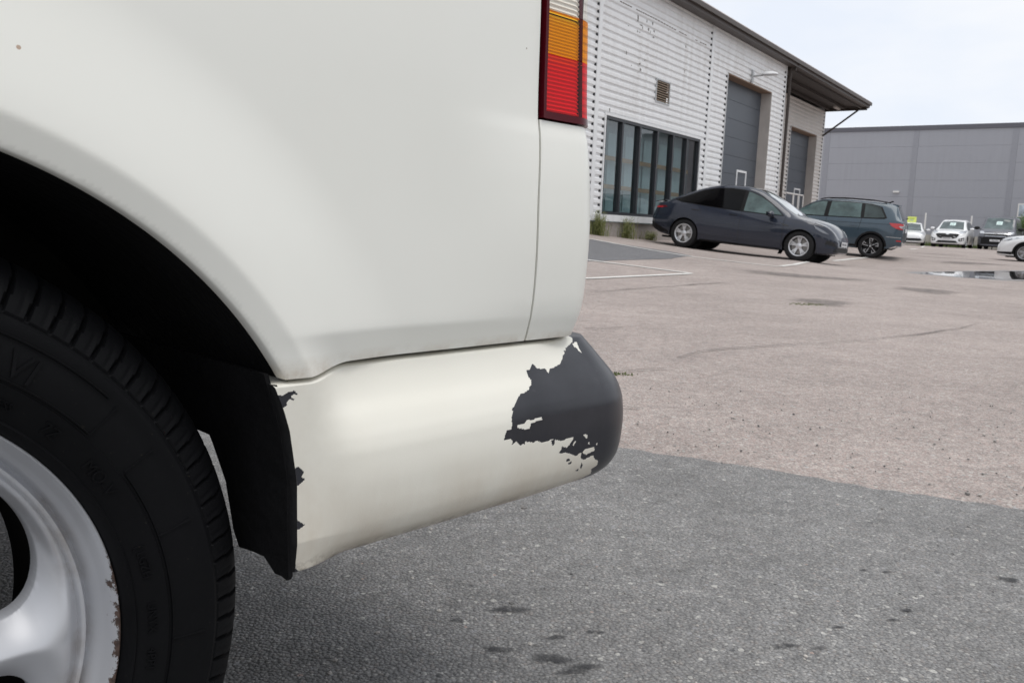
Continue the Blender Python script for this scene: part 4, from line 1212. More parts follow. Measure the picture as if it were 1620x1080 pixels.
# --- dark navy fastback
c = Car('parked_car', spec(paint=M['paint_navy'],
    top=[(-2.40,.95),(-2.34,1.09),(-2.15,1.16),(-1.8,1.32),(-1.4,1.48),(-1.0,1.60),(-.6,1.66),(-.15,1.665),(.2,1.61),(.6,1.435),(1.0,1.19),(1.22,1.08),(1.6,1.02),(1.92,.94),(2.10,.82),(2.22,.62)],
    crown=[(-2.4,.05),(-1.8,.07),(-.8,.07),(.4,.08),(1.1,.05),(1.8,.08),(2.34,.07)],
    y5=[(-2.4,.72),(-2.1,.70),(-1.4,.62),(-.8,.60),(0,.60),(.6,.63),(1.1,.74),(1.5,.76),(2.0,.70),(2.34,.55)],
    z4=[(-2.4,.84),(-2.2,1.04),(-1.6,1.08),(-.8,1.025),(0,.985),(.9,.955),(1.3,.955),(1.7,.91),(2.05,.81),(2.34,.54)],
    y4=[(-2.4,.84),(-2.0,.86),(0,.875),(1.0,.885),(1.6,.88),(2.34,.78)], y3=[(-2.4,.92),(-1.5,.96),(0,.945),(1.45,.965),(2.34,.9)],
    z3=[(-2.4,.70),(-1.45,.80),(0,.70),(1.45,.78),(2.0,.62),(2.34,.46)], z1=[(-2.4,.42),(-2.1,.30),(-1.2,.215),(1.2,.205),(2.0,.22),(2.34,.30)],
    plan=[(-2.4,.84),(-2.3,.92),(-2.0,.97),(-1.6,1),(1.55,1),(1.8,.955),(2.02,.84),(2.14,.72),(2.22,.56)], arch=.388, R=.352, rim=.235, axles=(1.445,-1.445), track=.83, ymax=(.95,)),
    'dark navy fastback crossover with silver double spoke wheels, parked nose out before the white warehouse', group='cars parked outside the warehouses')
dlo = [(.99,1.005),(.80,1.15),(.60,1.27),(.35,1.39),(.08,1.475),(-.10,1.505),(-.45,1.525),(-.80,1.505),(-1.15,1.43),(-1.5,1.30),(-1.86,1.165),(-1.62,1.115),(-.9,1.06),(-.1,1.02),(.5,1.002)]
lift = lambda P: [(x, z+.045*float(ss(1.12, 1.45, z))) for x, z in P]
dlo = lift(dlo)
c.both('window_surround', M['surround'], dlo, off=.003)
front = [(.93,1.02),(.78,1.14),(.58,1.255),(.33,1.372),(.06,1.455),(-.005,1.467),(-.005,1.035),(.5,1.018)]
rear = [(-.10,1.485),(-.45,1.505),(-.80,1.485),(-1.13,1.412),(-1.48,1.285),(-1.78,1.172),(-1.6,1.132),(-.9,1.078),(-.10,1.04)]
front, rear = lift(front), lift(rear)
c.both('front_window', M['glass_teal'], front, off=.010); c.both('rear_window', M['glass_black'], rear, off=.010)
c.p('windscreen', M['glass_screen'], [(1.18,-.60),(1.24,0),(1.18,.60),(.72,.545),(.34,.50),(.24,0),(.34,-.50),(.72,-.545)], 'T')
c.p('roof_glass', M['glass_black'], [(.2,-.50),(.2,.50),(-.95,.50),(-.95,-.50)], 'T')
c.p('rear_screen', M['glass_black'], [(-1.1,-.46),(-1.1,.46),(-2.08,.55),(-2.08,-.55)], 'T')
c.pair('headlight', M['lamp_dark'], [(1.70,.86),(1.86,.80),(2.08,.58),(1.98,.60),(1.82,.70)], 'T', off=.012)
c.both('headlight_side', M['lamp_dark'], [(1.70,.86),(1.92,.76),(2.04,.68),(1.92,.70),(1.76,.78)], off=.010)
c.p('lower_grille', M['black_matt'], [(-.62,.30),(.62,.30),(.55,.41),(-.55,.41)], 'F')
c.pair('air_inlet', M['black_matt'], [(.56,.42),(.80,.46),(.78,.55),(.60,.50)], 'F')
c.p('number_plate', M['plate'], [(-.26,.44),(.26,.44),(.26,.55),(-.26,.55)], 'F', off=.02)
c.p('plate_print', M['plate_ink'], [[(-.2+.062*k+(.04 if k > 2 else 0),.468),(-.2+.062*k+.042+(.04 if k > 2 else 0),.468),(-.2+.062*k+.042+(.04 if k > 2 else 0),.525),(-.2+.062*k+(.04 if k > 2 else 0),.525)] for k in range(6)], 'F', off=.022)
c.both('tail_light', M['lamp_dred'], [(-2.36,.985),(-2.05,1.0),(-1.98,.965),(-2.2,.93),(-2.38,.91)])
c.both('tail_light_band', M['lamp_red'], [(-2.34,.965),(-2.12,.975),(-2.12,.94),(-2.34,.925)], off=.006)  # brighter red band on the dark red lamp
c.both('rear_valance', M['black_plastic'], [(-2.40,.43),(-2.30,.30),(-1.95,.24),(-1.86,.36),(-2.1,.46),(-2.40,.60)], off=.003)
for xx in (-.05, 1.02, -1.16): c.both('door_gap', M['gap'], [(xx,1.01),(xx+.009,1.01),(xx+.02,.30),(xx+.011,.30)] if xx > -1 else [(xx,1.08),(xx+.009,1.08),(xx+.12,.85),(xx+.111,.85)], off=.002)
c.both('door_handle', M['black_gloss'], [[(-.34,.935),(-.14,.925),(-.14,.905),(-.34,.915)], [(-1.32,.965),(-1.12,.955),(-1.12,.935),(-1.32,.945)]])
c.both('side_camera', M['black_gloss'], [(.92,.845),(1.16,.80),(1.12,.775),(1.04,.79)])
c.both('sill_trim', M['black_plastic'], [(-1.0,.215),(1.0,.21),(1.0,.255),(-1.0,.26)], off=.003)
for sg in (1, -1):
    MB().prism([(1.03, sg*.60, .30), (1.03, sg*.92, .30), (.98, sg*.92, .12), (.98, sg*.66, .12)], (.012, 0, 0)).build('mud_flap', M['black_plastic'], c.root)
c.mirrors(.72, .90, 1.02, M['paint_navy'])
MB().prism([(-2.44, y, 1.075) for y in (-.62, .62)]+[(-2.18, .64, 1.135), (-2.18, -.64, 1.135)], (0, 0, .02)).build('tail_spoiler', M['black_gloss'], c.root)
gf = gp(1260, 412.2); d_ = ray(1078, 393)
best = None
for q in np.linspace(18, 26, 400):
    v = Vector((d_.x*q/d_.y, q, 0)); e = abs((Vector((gf.x, gf.y, 0))-v).length-2.89)
    if v.y > gf.y and (best is None or e < best[0]): best = (e, v)
hd = Vector((gf.x, gf.y, 0))-best[1]
c.place(gf, (1.445, -.90), hd)
NAVY = c

# --- steel blue estate-like SUV, tail to the road
c = Car('parked_car', spec(paint=M['paint_steel'],
    top=[(-2.13,.80),(-2.11,1.04),(-2.05,1.16),(-1.95,1.36),(-1.86,1.53),(-1.7,1.575),(-1.2,1.605),(-.5,1.625),(.0,1.61),(.35,1.535),(.75,1.31),(1.05,1.12),(1.2,1.07),(1.6,1.02),(2.0,.90),(2.2,.66)],
    crown=[(-2.2,.04),(-1.9,.05),(0,.055),(1,.05),(2.2,.08)],
    y5=[(-2.19,.72),(-2.08,.70),(-1.86,.60),(-1.2,.60),(0,.61),(.6,.63),(1.1,.74),(1.7,.76),(2.2,.6)],
    z4=[(-2.19,.74),(-2.1,1.06),(-1.6,1.09),(0,1.045),(1.0,1.0),(1.6,.95),(2.0,.82),(2.2,.58)], y4=[(-2.2,.85),(-1,.86),(1,.865),(2.2,.8)],
    y3=[(-2.2,.85),(-1.9,.89),(-1.3,.925),(0,.90),(1.3,.925),(2.2,.88)], z3=[(-2.19,.62),(-1.3,.88),(0,.80),(1.3,.88),(2.2,.5)], z1=[(-2.19,.42),(-1.9,.30),(-1,.25),(1,.25),(2.0,.26),(2.2,.34)],
    plan=[(-2.19,.95),(-2.08,.98),(-1.8,.995),(-1.5,1),(1.5,1),(2.0,.93),(2.2,.8)], arch=.375, R=.338, rim=.245, axles=(1.32,-1.32), track=.79, ymax=(.91,), style='blade', rim_mat=M['black_gloss'], floor=.26),
    'steel blue SUV with black bladed wheels and roof rails, its tail to the road', group='cars parked outside the warehouses')
c.both('window_surround', M['surround'], [(.98,1.07),(.72,1.29),(.42,1.46),(.15,1.54),(-.5,1.555),(-1.2,1.53),(-1.48,1.46),(-1.66,1.16),(-1.6,1.125),(-1.4,1.115),(0,1.08)], off=.003)
c.both('front_window', M['glass_teal'], [(.90,1.10),(.70,1.275),(.42,1.435),(.15,1.515),(.03,1.52),(.06,1.10)], off=.010)
c.both('rear_window', M['glass_teal'], [(-.09,1.52),(-.5,1.532),(-.92,1.52),(-.95,1.125),(-.06,1.105)], off=.010)
c.both('quarter_window', M['glass_mid'], [(-1.02,1.512),(-1.2,1.505),(-1.44,1.44),(-1.60,1.17),(-1.4,1.14),(-1.04,1.13)], off=.010)
c.p('windscreen', M['glass_screen'], [(1.12,-.58),(1.18,0),(1.12,.58),(.46,.52),(.40,0),(.46,-.52)], 'T')
c.p('rear_screen', M['glass_mid'], [(-.60,1.15),(.60,1.15),(.47,1.47),(-.47,1.47)], 'B')
c.both('tail_light', M['lamp_red'], [(-2.20,1.03),(-1.74,1.03),(-1.80,.95),(-1.95,.875),(-2.20,.84),(-2.20,.87),(-2.05,.91),(-1.99,.955),(-2.2,.975)], off=.006)
c.both('tail_light_lens', M['lamp_white'], [(-2.2,.975),(-2.0,.955),(-2.05,.905),(-2.2,.875)], off=.007)
c.pair('tail_light_rear', M['lamp_red'], [(.36,1.0),(.84,1.02),(.84,.96),(.40,.95)], 'B', off=.005)
c.both('bumper_strip', M['galv'], [(-2.2,.635),(-1.70,.645),(-1.70,.63),(-2.2,.618)], off=.006)
c.both('rear_reflector', M['lamp_red'], [(-2.19,.555),(-1.98,.56),(-1.98,.525),(-2.19,.52)], off=.006)
c.both('exhaust_trim', M['chrome'], [(-2.2,.40),(-1.98,.40),(-1.80,.315),(-1.85,.31),(-2.02,.36),(-2.2,.36)], off=.010)
for wx in (1.32, -1.32): c.both('arch_trim', M['black_plastic'], [(wx+r_*cos(q), .338+r_*sin(q)) for r_, qs in ((.372, np.linspace(-.12, pi+.12, 14)), (.425, np.linspace(pi+.12, -.12, 14))) for q in qs], off=.004)
c.both('door_gap', M['gap'], [[(x,1.10),(x+.009,1.10),(x+.009,.34),(x,.34)] for x in (-.03, 1.0)]+[[(-1.0,1.12),(-.991,1.12),(-.93,.78),(-.939,.78)]], off=.002)
c.both('shoulder_line', M['gap'], [(-1.9,.995),(1.3,.93),(1.3,.922),(-1.9,.985)], off=.0015)
c.both('door_handle', M['paint_steel'], [[(-.90,.92),(-.70,.92),(-.70,.885),(-.90,.885)], [(.12,.91),(.32,.91),(.32,.875),(.12,.875)]], off=.03)
c.both('sill_trim', M['black_plastic'], [(-.95,.26),(.95,.26),(.95,.36),(-.95,.36)], off=.003)
c.mirrors(.72, .90, 1.10, M['paint_steel'])
for sg in (1, -1):
    r = MB(); pts = [(.25, sg*.575, 1.575), (.05, sg*.585, 1.625), (-.5, sg*.59, 1.655), (-1.2, sg*.585, 1.64), (-1.48, sg*.575, 1.612), (-1.58, sg*.57, 1.575)]
    for a, b in zip(pts[:-1], pts[1:]): r.bar(a, b, .035, .03)
    r.build('roof_rail', M['black_gloss'], c.root)
MB().prism([(-1.74, y, 1.52) for y in (-.55, .55)]+[(-1.90, .50, 1.495), (-1.90, -.50, 1.495)], (0, 0, .05)).build('roof_spoiler', M['paint_steel'], c.root)
MB().prism([(-1.55, -.015, 1.60), (-1.55, .015, 1.60), (-1.68, .01, 1.66), (-1.68, -.01, 1.66)], (-.03, 0, -.03)).build('antenna', M['black_gloss'], c.root)
MB().tube((-2.10, .0, 1.17), (-2.17, .28, 1.18), .012, 6).build('rear_wiper', M['black_matt'], c.root)
c.p('number_plate', M['plate'], [(-.26,.76),(.26,.76),(.26,.87),(-.26,.87)], 'B', off=.015)
c.p('tailgate_badge', M['chrome'], [(-.30,.93),(.30,.93),(.30,.965),(-.30,.965)], 'B', off=.006)
gs = gp(1374, 407.8); hs = Vector((-hd.x, -hd.y, 0)).normalized()
hs = Matrix.Rotation(radians(6), 3, 'Z') @ hs
c.place(gs, (-1.32, .86), hs)
SKO = c

# --- cars facing the road before the grey wall
def front_suv(name, label, paint, H=1.66, W=1.0, big=True):
    k = H/1.66
    c = Car(name, spec(paint=paint,
        top=[(-2.28,.85*k),(-2.22,1.1*k),(-2.0,1.4*k),(-1.8,1.58*k),(-1,1.64*k),(-.3,1.66*k),(.1,1.62*k),(.5,1.47*k),(.85,1.25*k),(1.12,1.09*k),(1.4,1.04*k),(1.9,.96*k),(2.18,.86*k),(2.30,.66*k)],
        crown=[(-2.3,.04),(0,.06),(1.2,.05),(2.3,.05)], y5=[(-2.28,.7*W),(-1.8,.6*W),(0,.62*W),(.6,.66*W),(1.1,.75*W),(1.8,.74*W),(2.3,.62*W)],
        z4=[(-2.28,.8*k),(-2,1.06*k),(0,1.02*k),(1,.99*k),(1.6,.92*k),(2.1,.82*k),(2.3,.6*k)], y4=[(-2.3,.85*W),(1,.88*W),(2.3,.8*W)], y3=[(-2.3,.9*W),(-1.3,.945*W),(0,.92*W),(1.35,.945*W),(2.3,.9*W)],
        z3=[(-2.28,.6*k),(0,.78*k),(1.35,.84*k),(2.3,.5*k)], z1=[(-2.28,.4),(-1.5,.19),(1.5,.19),(2.15,.19),(2.3,.24)],
        plan=[(-2.28,.86),(-2.0,.95),(-1.5,1),(1.6,1),(2.0,.97),(2.2,.90),(2.3,.78)], arch=.37, R=.34, rim=.24, axles=(1.36,-1.34), track=.80*W, ymax=(.92*W,), floor=.14), label, group='cars parked outside the warehouses')
    c.both('side_window', M['glass_mid'], [(.86,1.06*k),(.5,1.34*k),(.1,1.5*k),(-.6,1.53*k),(-1.4,1.5*k),(-1.85,1.2*k),(-1.3,1.1*k)])
    c.p('windscreen', M['glass_front'], [(1.14,-.66*W),(1.20,0),(1.14,.66*W),(.75,.60*W),(.36,.545*W),(.30,0),(.36,-.545*W),(.75,-.60*W)], 'T')
    return c
def facing(px, Zd):
    x = ray(px, 390); t = Zd/x.dot(FW); p = Vector((x.x*t, x.y*t, 0)); p.z = float(gz(p.x, p.y)); return p
HB = Vector((NB.x, NB.y, 0))
c = front_suv('parked_car', 'white SUV with a black oval grille facing the road between the two white posts', M['paint_white'])
k_ = 1
c.p('grille', M['black_matt'], [(-.50,.80),(.50,.80),(.62,.74),(.50,.58),(.34,.52),(-.34,.52),(-.50,.58),(-.62,.74)], 'F', off=.006)
c.p('lower_grille', M['black_matt'], [(-.46,.40),(.46,.40),(.58,.27),(-.58,.27)], 'F', off=.006)
c.pair('fog_pocket', M['black_matt'], [(.60,.50),(.86,.60),(.86,.42),(.70,.36),(.60,.40)], 'F', off=.006)
c.pair('fog_trim', M['paint_white'], [(.62,.455),(.86,.475),(.86,.445),(.64,.43)], 'F', off=.010)
c.pair('headlight', M['lamp_white'], [(.52,.84),(.60,.93),(.86,.99),(.86,.86),(.70,.80)], 'F', off=.006)
c.p('number_plate', M['plate'], [(-.26,.49),(.26,.49),(.26,.575),(-.26,.575)], 'F', off=.03)
c.p('plate_print', M['plate_ink'], [[(-.2+.064*q,.51),(-.2+.064*q+.04,.51),(-.2+.064*q+.04,.56),(-.2+.064*q,.56)] for q in range(6)], 'F', off=.033)
c.p('badge', M['chrome'], [(.09*cos(q), .775+.035*sin(q)) for q in np.linspace(0, 2*pi, 13)[:-1]], 'F', off=.010)
c.mirrors(.78, .91, 1.10, M['paint_white'])
c.place(facing(1496.5, 49.2), (2.30, 0), HB); SUV = c
c.paper(.80, .0, .30, .26, 'pale price sheet behind the windscreen of the white SUV')

c = front_suv('parked_car', 'small white hatchback half hidden behind the tail of the steel blue SUV', M['paint_white'], 1.47, .94)
c.p('lower_grille', M['black_matt'], [(-.60,.46),(.60,.46),(.72,.36),(.55,.30),(-.55,.30),(-.72,.36)], 'F', off=.006)
c.pair('headlight', M['lamp_white'], [(.44,.68),(.56,.77),(.82,.86),(.82,.72),(.62,.66)], 'F', off=.006)
c.mirrors(.78, .86, 1.0, M['paint_white'])
HS_ = Matrix.Rotation(radians(9), 3, 'Z') @ HB
c.place(facing(1437, 52.5), (2.30, 0), HS_); SML = c
ys = MB().prism([(0, -.26, 0), (0, .26, 0), (0, .26, .36), (0, -.26, .36)], (.012, 0, 0)); ys = ys.build('roof_sign', M['paper_yellow'])
ys.matrix_world = SML.root.matrix_world @ Matrix.Translation((-.35, -.02, 1.475)) @ Matrix.Rotation(radians(-14), 4, 'Y')
tag(ys, 'yellow green price board standing on the roof of the small white hatchback', 'sign')
MB().box(.0125, .015, -.16, .14, .20, .27).build('print', pmat('green_ink', (.34,.44,.10,1), .8), ys); MB().box(.0125, .015, -.16, .10, .10, .15).build('print', M['ink'], ys)

# dark grey panel van facing the road
c = Car('parked_van', spec(paint=M['paint_grey'],
    top=[(-2.45,1.5),(-2.42,1.86),(-2.2,1.93),(-1,1.96),(.3,1.95),(.75,1.88),(1.1,1.62),(1.45,1.34),(1.65,1.21),(1.9,1.15),(2.2,1.07),(2.36,.92),(2.43,.74)],
    crown=[(-2.5,.06),(.7,.07),(1.6,.05),(2.43,.05)], y5=[(-2.45,.78),(.5,.76),(1.2,.80),(1.7,.82),(2.43,.74)],
    z4=[(-2.45,1.1),(.5,1.12),(1.5,1.09),(2.1,.98),(2.43,.68)], y4=[(-2.5,.93),(1.5,.93),(2.43,.86)], y3=[(-2.5,.95),(1.4,.955),(2.43,.92)], z3=[(-2.45,.75),(1.5,.82),(2.43,.56)],
    z1=[(-2.45,.35),(-1.5,.2),(1.5,.2),(2.43,.22)], plan=[(-2.45,.95),(-2.2,1),(1.8,1),(2.2,.96),(2.36,.90),(2.43,.82)], arch=.385, R=.345, rim=.22, axles=(1.52,-1.48), track=.82, ymax=(.93,), floor=.15),
    'dark grey panel van with a chrome barred grille facing the road', 'van', 'cars parked outside the warehouses')
c.both('side_window', M['glass_mid'], [(1.42,1.18),(1.05,1.55),(.8,1.74),(.2,1.78),(.2,1.18)])
c.p('windscreen', M['glass_front'], [(1.66,-.74),(1.72,0),(1.66,.74),(.86,.66),(.80,0),(.86,-.66)], 'T')
c.p('grille', M['black_matt'], [(-.62,.90),(.62,.90),(.55,.76),(-.55,.76)], 'F', off=.006)
c.p('grille_bar', M['chrome'], [[(-.72,.935),(.72,.935),(.64,.895),(-.64,.895)], [(-.56,.785),(.56,.785),(.53,.765),(-.53,.765)]], 'F', off=.010)
c.p('lower_bumper', M['black_plastic'], [(-.92,.72),(.92,.72),(.92,.30),(-.92,.30)], 'F', off=.004)
c.pair('headlight', M['lamp_white'], [(.60,.93),(.62,1.02),(.88,1.06),(.90,.92),(.74,.89)], 'F', off=.006)
mb = MB()
cb = Vector((2.44, 0, .95))
for a, b in (((-.055,.055),(-.02,-.005)), ((-.02,-.005),(0,.035)), ((0,.035),(.02,-.005)), ((.02,-.005),(.055,.055)), ((-.07,.03),(-.03,-.065)), ((-.03,-.065),(0,-.01)), ((0,-.01),(.03,-.065)), ((.03,-.065),(.07,.03))):
    mb.bar(cb+Vector((0, a[0], a[1])), cb+Vector((0, b[0], b[1])), .014, .012, (1, 0, 0))
for q in range(20):
    t0, t1 = 2*pi*q/20, 2*pi*(q+1)/20; mb.bar(cb+Vector((0, .085*cos(t0), .085*sin(t0))), cb+Vector((0, .085*cos(t1), .085*sin(t1))), .014, .014, (1, 0, 0))
mb.build('badge', M['chrome'], c.root)
c.p('number_plate', M['plate'], [(-.26,.47),(.26,.47),(.26,.58),(-.26,.58)], 'F', off=.02)
c.p('plate_print', M['plate_ink'], [[(-.2+.064*q,.495),(-.2+.064*q+.04,.495),(-.2+.064*q+.04,.555),(-.2+.064*q,.555)] for q in range(6)], 'F', off=.023)
c.mirrors(1.22, .96, 1.22, M['black_plastic'], 1.25)
c.place(facing(1572.5, 48.8), (2.43, 0), HB); VANG = c
c.paper(1.32, .0, .30, .24, 'pale price sheet behind the windscreen of the dark grey van')

# white car entering from the right edge
c = front_suv('parked_car', 'white crossover cut off by the right edge, only its nose and front wheel in view', M['paint_white'], 1.62, .98)
for ch in [q for q in kids(c.root) if q.name.startswith('wheel') and not q.name.startswith('wheel_h')]:
    for q in kids(ch):
        if q.name.startswith('rim'): q.data.materials[0] = M['alloy_grey']
for wx in (1.36, -1.34): c.both('arch_trim', M['black_plastic'], [(wx+r_*cos(q), .34+r_*sin(q)) for r_, qs in ((.366, np.linspace(-.2, pi+.2, 14)), (.43, np.linspace(pi+.2, -.2, 14))) for q in qs], off=.004)
c.both('sill_trim', M['black_plastic'], [[(-.95,.25),(.95,.25),(.95,.40),(-.95,.40)], [(1.80,.25),(2.30,.28),(2.30,.34),(1.78,.36)]], off=.004)
c.both('headlight', M['lamp_dark'], [(1.60,.90),(1.82,.90),(2.22,.80),(2.22,.75),(1.95,.77)], off=.005)
c.pair('headlight_lens', M['lamp_white'], [(.46,.78),(.60,.86),(.88,.92),(.88,.84),(.64,.76)], 'F', off=.006)
c.p('grille', M['black_matt'], [(-.42,.80),(.42,.80),(.30,.50),(-.30,.50)], 'F', off=.006)
c.p('number_plate', M['plate'], [(-.26,.40),(.26,.40),(.26,.51),(-.26,.51)], 'F', off=.02)
c.mirrors(.78, .89, 1.08, M['paint_white'])
gw = gp(1619, 414.3); c.place(gw, (1.36, .88), Vector((-.83, .557, 0)))
WHR = c
if False:
    from bpy_extras.object_utils import world_to_camera_view as w2c

# ------------------------------------------------------------------ the white van in the foreground
AZV = radians(43.5)
UV = Vector((sin(AZV), cos(AZV), 0)); NV = Vector((cos(AZV), -sin(AZV), 0))
van = empty('white_van', -NV*.6, pi/2-AZV)        # local x rearwards, y into the van, z up
tag(van, 'old white van in the foreground with peeling paint on its rear bumper corner', 'van')
WX, WZ_ = .043, .314
LEN0 = -3.55; VW = 1.72
DC = ([.497,.503,.518,.535,.555,.62,.671,.72,.74,.85,1.0,1.3,1.6,1.9], [.0185,.0165,.0115,.006,.003,0,.002,.007,.011,.016,.024,.042,.075,.13])
DS = ([.497,.503,.530,.5345,.545,.62,.75,.9,1.3,1.9], [.0158,.0140,.0042,.0026,.0020,.001,.001,.004,.032,.13])
def ysd(z): return pchip(DS[0], DS[1], np.clip(z, DS[0][0], DS[0][-1]))
def seam_x(x, z):
    # the corner seam leans a little: it runs rearwards as it rises
    x = np.asarray(x, float); return x + (.022*(np.clip(z, .5, 1.0)-.64) - .0032*np.exp(-((np.asarray(z, float)-.645)/.06)**2) + .0035*(1-ss(.5, .545, z)))*ss(.58, .667, x)*(1-ss(.69, .733, x))
def yc(z): return pchip(DC[0], DC[1], np.clip(z, DC[0][0], DC[0][-1]))
def yside(x, z):
    """depth of the side panel behind the van's reference plane"""
    x = np.asarray(x, float); z = np.asarray(z, float)
    r = np.hypot(x-WX, z-WZ_)
    band = np.where(r < .391, -.0055-.0065*np.clip((r-.372)/.019, 0, 1), -.012*(1-ss(.385, .50, r))/(1-float(ss(.385,.50,.391))))
    f = np.where(z < .2, 0, band)
    f = f*ss(.30, .36, z)
    kk = ss(.52, .70, x); base = np.where((x < WX) & (z < .62), .001, ysd(z)*(1-kk)+yc(z)*kk)*ss(.372, .43, np.where(x > WX, r, .43))
    return base+f
def zlow(x):
    z = .4995+.0075*ss(.385, .435, x)
    return np.where(x < WX-.3, .30, z)
RA = .372
def side_panel():
    xs = axis([(LEN0, -.6, .05), (-.6, -.42, .02), (-.42, .44, .0024), (.44, .6662, .006)]); xs[-1] = .6662
    xs = xs[np.r_[True, np.diff(xs) > .0012]]
    vz = axis([(0, 1, 1/170.)])
    zt = axis([(.93, 1.9, .03)])
    P = np.zeros((len(xs), len(vz)+len(zt)-1, 3))
    for i, x in enumerate(xs):
        zl = float(zlow(x)); z = np.r_[zl+(.93-zl)*vz, zt[1:]]
        P[i, :, 0] = seam_x(x, z); P[i, :, 2] = z; P[i, :, 1] = yside(x, z)
    a, b = P.shape[:2]; V = P.reshape(-1, 3)
    F = np.array([(i*b+j, (i+1)*b+j, (i+1)*b+j+1, i*b+j+1) for i in range(a-1) for j in range(b-1)])
    c = V[F].mean(1); r = np.hypot(c[:, 0]-WX, c[:, 2]-WZ_)
    cut = r < RA
    gone = np.unique(F[cut]); keep = np.unique(F[~cut]); edge = np.intersect1d(gone, keep); F = F[~cut]
    e = V[edge]; rr = np.hypot(e[:, 0]-WX, e[:, 2]-WZ_)
    e[:, 0] = WX+(e[:, 0]-WX)/rr*RA; e[:, 2] = WZ_+(e[:, 2]-WZ_)/rr*RA
    e[:, 2] = np.maximum(e[:, 2], zlow(e[:, 0])); e[:, 1] = yside(e[:, 0], e[:, 2]); V[edge] = e
    mb = MB(); mb.v = [tuple(v) for v in V]; mb.f = [tuple(f) for f in F]
    o = mb.build('side_panel', M['van_paint'], van, recalc=False)
    bm = bmesh.new(); bm.from_mesh(o.data)
    bmesh.ops.delete(bm, geom=[v for v in bm.verts if not v.link_faces], context='VERTS')
    bmesh.ops.recalc_face_normals(bm, faces=bm.faces)
    # turn the sheet metal inwards along every free edge
    be = [q for q in bm.edges if len(q.link_faces) == 1]
    for it, dy in enumerate((.0015, .012)):
        ret = bmesh.ops.extrude_edge_only(bm, edges=be)
        nv = [g for g in ret['geom'] if isinstance(g, bmesh.types.BMVert)]; be = [g for g in ret['geom'] if isinstance(g, bmesh.types.BMEdge) and len(g.link_faces) == 1]
        for v in nv:
            r = hypot(v.co.x-WX, v.co.z-WZ_)
            v.co.y += dy
            if it == 0 and r < RA+.004:
                v.co.x = WX+(v.co.x-WX)/r*(r-.0012); v.co.z = WZ_+(v.co.z-WZ_)/r*(r-.0012)
    bmesh.ops.recalc_face_normals(bm, faces=bm.faces)
    bm.to_mesh(o.data); bm.free()
    o.data.shade_smooth(); o.data.set_sharp_from_angle(angle=radians(40))
    return o
side_panel()

# rear corner: side, rounded edge, rear face
SCX, RCO = .733, .05
def corner(t, z, out=0.0):
    de = float(yc(z))-out; r = RCO-de
    L = SCX
    if t < L:
        k = float(ss(.52, .70, t)); return (float(seam_x(t, z)), (float(ysd(z))*(1-k)+float(yc(z))*k)-out, z)
    ph = (t-L)/RCO
    if ph < pi/2: return (SCX+r*sin(ph), RCO-r*cos(ph), z)
    return (SCX+r, RCO+(t-L-RCO*pi/2), z)
TEND = SCX+RCO*pi/2
def corner_panel(name, mat, t0, t1, z0, z1, out=0.0, nz=40, nt=40, hem=.012, rear=0.0):
    ts = np.r_[np.linspace(t0, t1, nt)]; zs = np.linspace(z0, z1, nz)
    P = np.array([[corner(t, z, out) for z in zs] for t in ts])
    mb = MB().grid(P)
    o = mb.build(name, mat, van)
    bm = bmesh.new(); bm.from_mesh(o.data)
    be = [q for q in bm.edges if len(q.link_faces) == 1]
    ret = bmesh.ops.extrude_edge_only(bm, edges=be)
    for v in [g for g in ret['geom'] if isinstance(g, bmesh.types.BMVert)]:
        n = Vector((max(0, v.co.x-SCX), min(0, v.co.y-RCO), 0)); n = n.normalized() if n.length > 1e-6 else Vector((0,-1,0))
        v.co -= n*hem
    bmesh.ops.recalc_face_normals(bm, faces=bm.faces); bm.to_mesh(o.data); bm.free()
    o.data.shade_smooth(); o.data.set_sharp_from_angle(angle=radians(40))
    return o
corner_panel('corner_panel', M['van_paint'], .6695, TEND+.075, .507, .7385, nz=50, nt=90)
corner_panel('corner_pillar', M['van_paint'], .6695, TEND+.075, 1.262, 1.88, nz=20, nt=40)

# tail light: dark red housing, coloured lenses over a ribbed reflector
LZ0, LZR, LZA, LZ1 = .7405, .8065, .8505, 1.26
T0, T1 = .6712, TEND+.07
lamp = MB()
P = [[corner(t, z, -.030) for z in np.linspace(LZ0, LZ1, 40)] for t in np.linspace(T0, T1, 40)]
lamp.grid(P); 
lamp = lamp.build('tail_light', M['gap'], van)
def lens_part(name, mat, t0, t1, z0, z1, out, nz=30, nt=50, edge=.010):
    o = corner_panel(name, mat, t0, t1, z0, z1, out, nz, nt, edge); o.parent = lamp; return o
lens_part('housing_edge', M['lens_dark'], T0, T0+.0045, LZ0, LZ1, .004, nt=6, edge=.022)
lens_part('housing_base', M['lens_dark'], T0+.0047, T1, LZ0, LZ0+.0075, .003, nz=4, edge=.022)
def ribbed(name, t0, t1, z0, z1, pitch=.0042, dep=.0024):
    zs = []; z = z0
    while z < z1-1e-5: zs += [(z, 0), (z+pitch*.62, dep), (z+pitch*.8, dep*.9)]; z += pitch
    P = [[corner(t, min(z, z1), -.007-d) for z, d in zs] for t in np.linspace(t0, t1, 30)]
    o = MB().grid(P).build(name, M['reflector'], lamp); return o
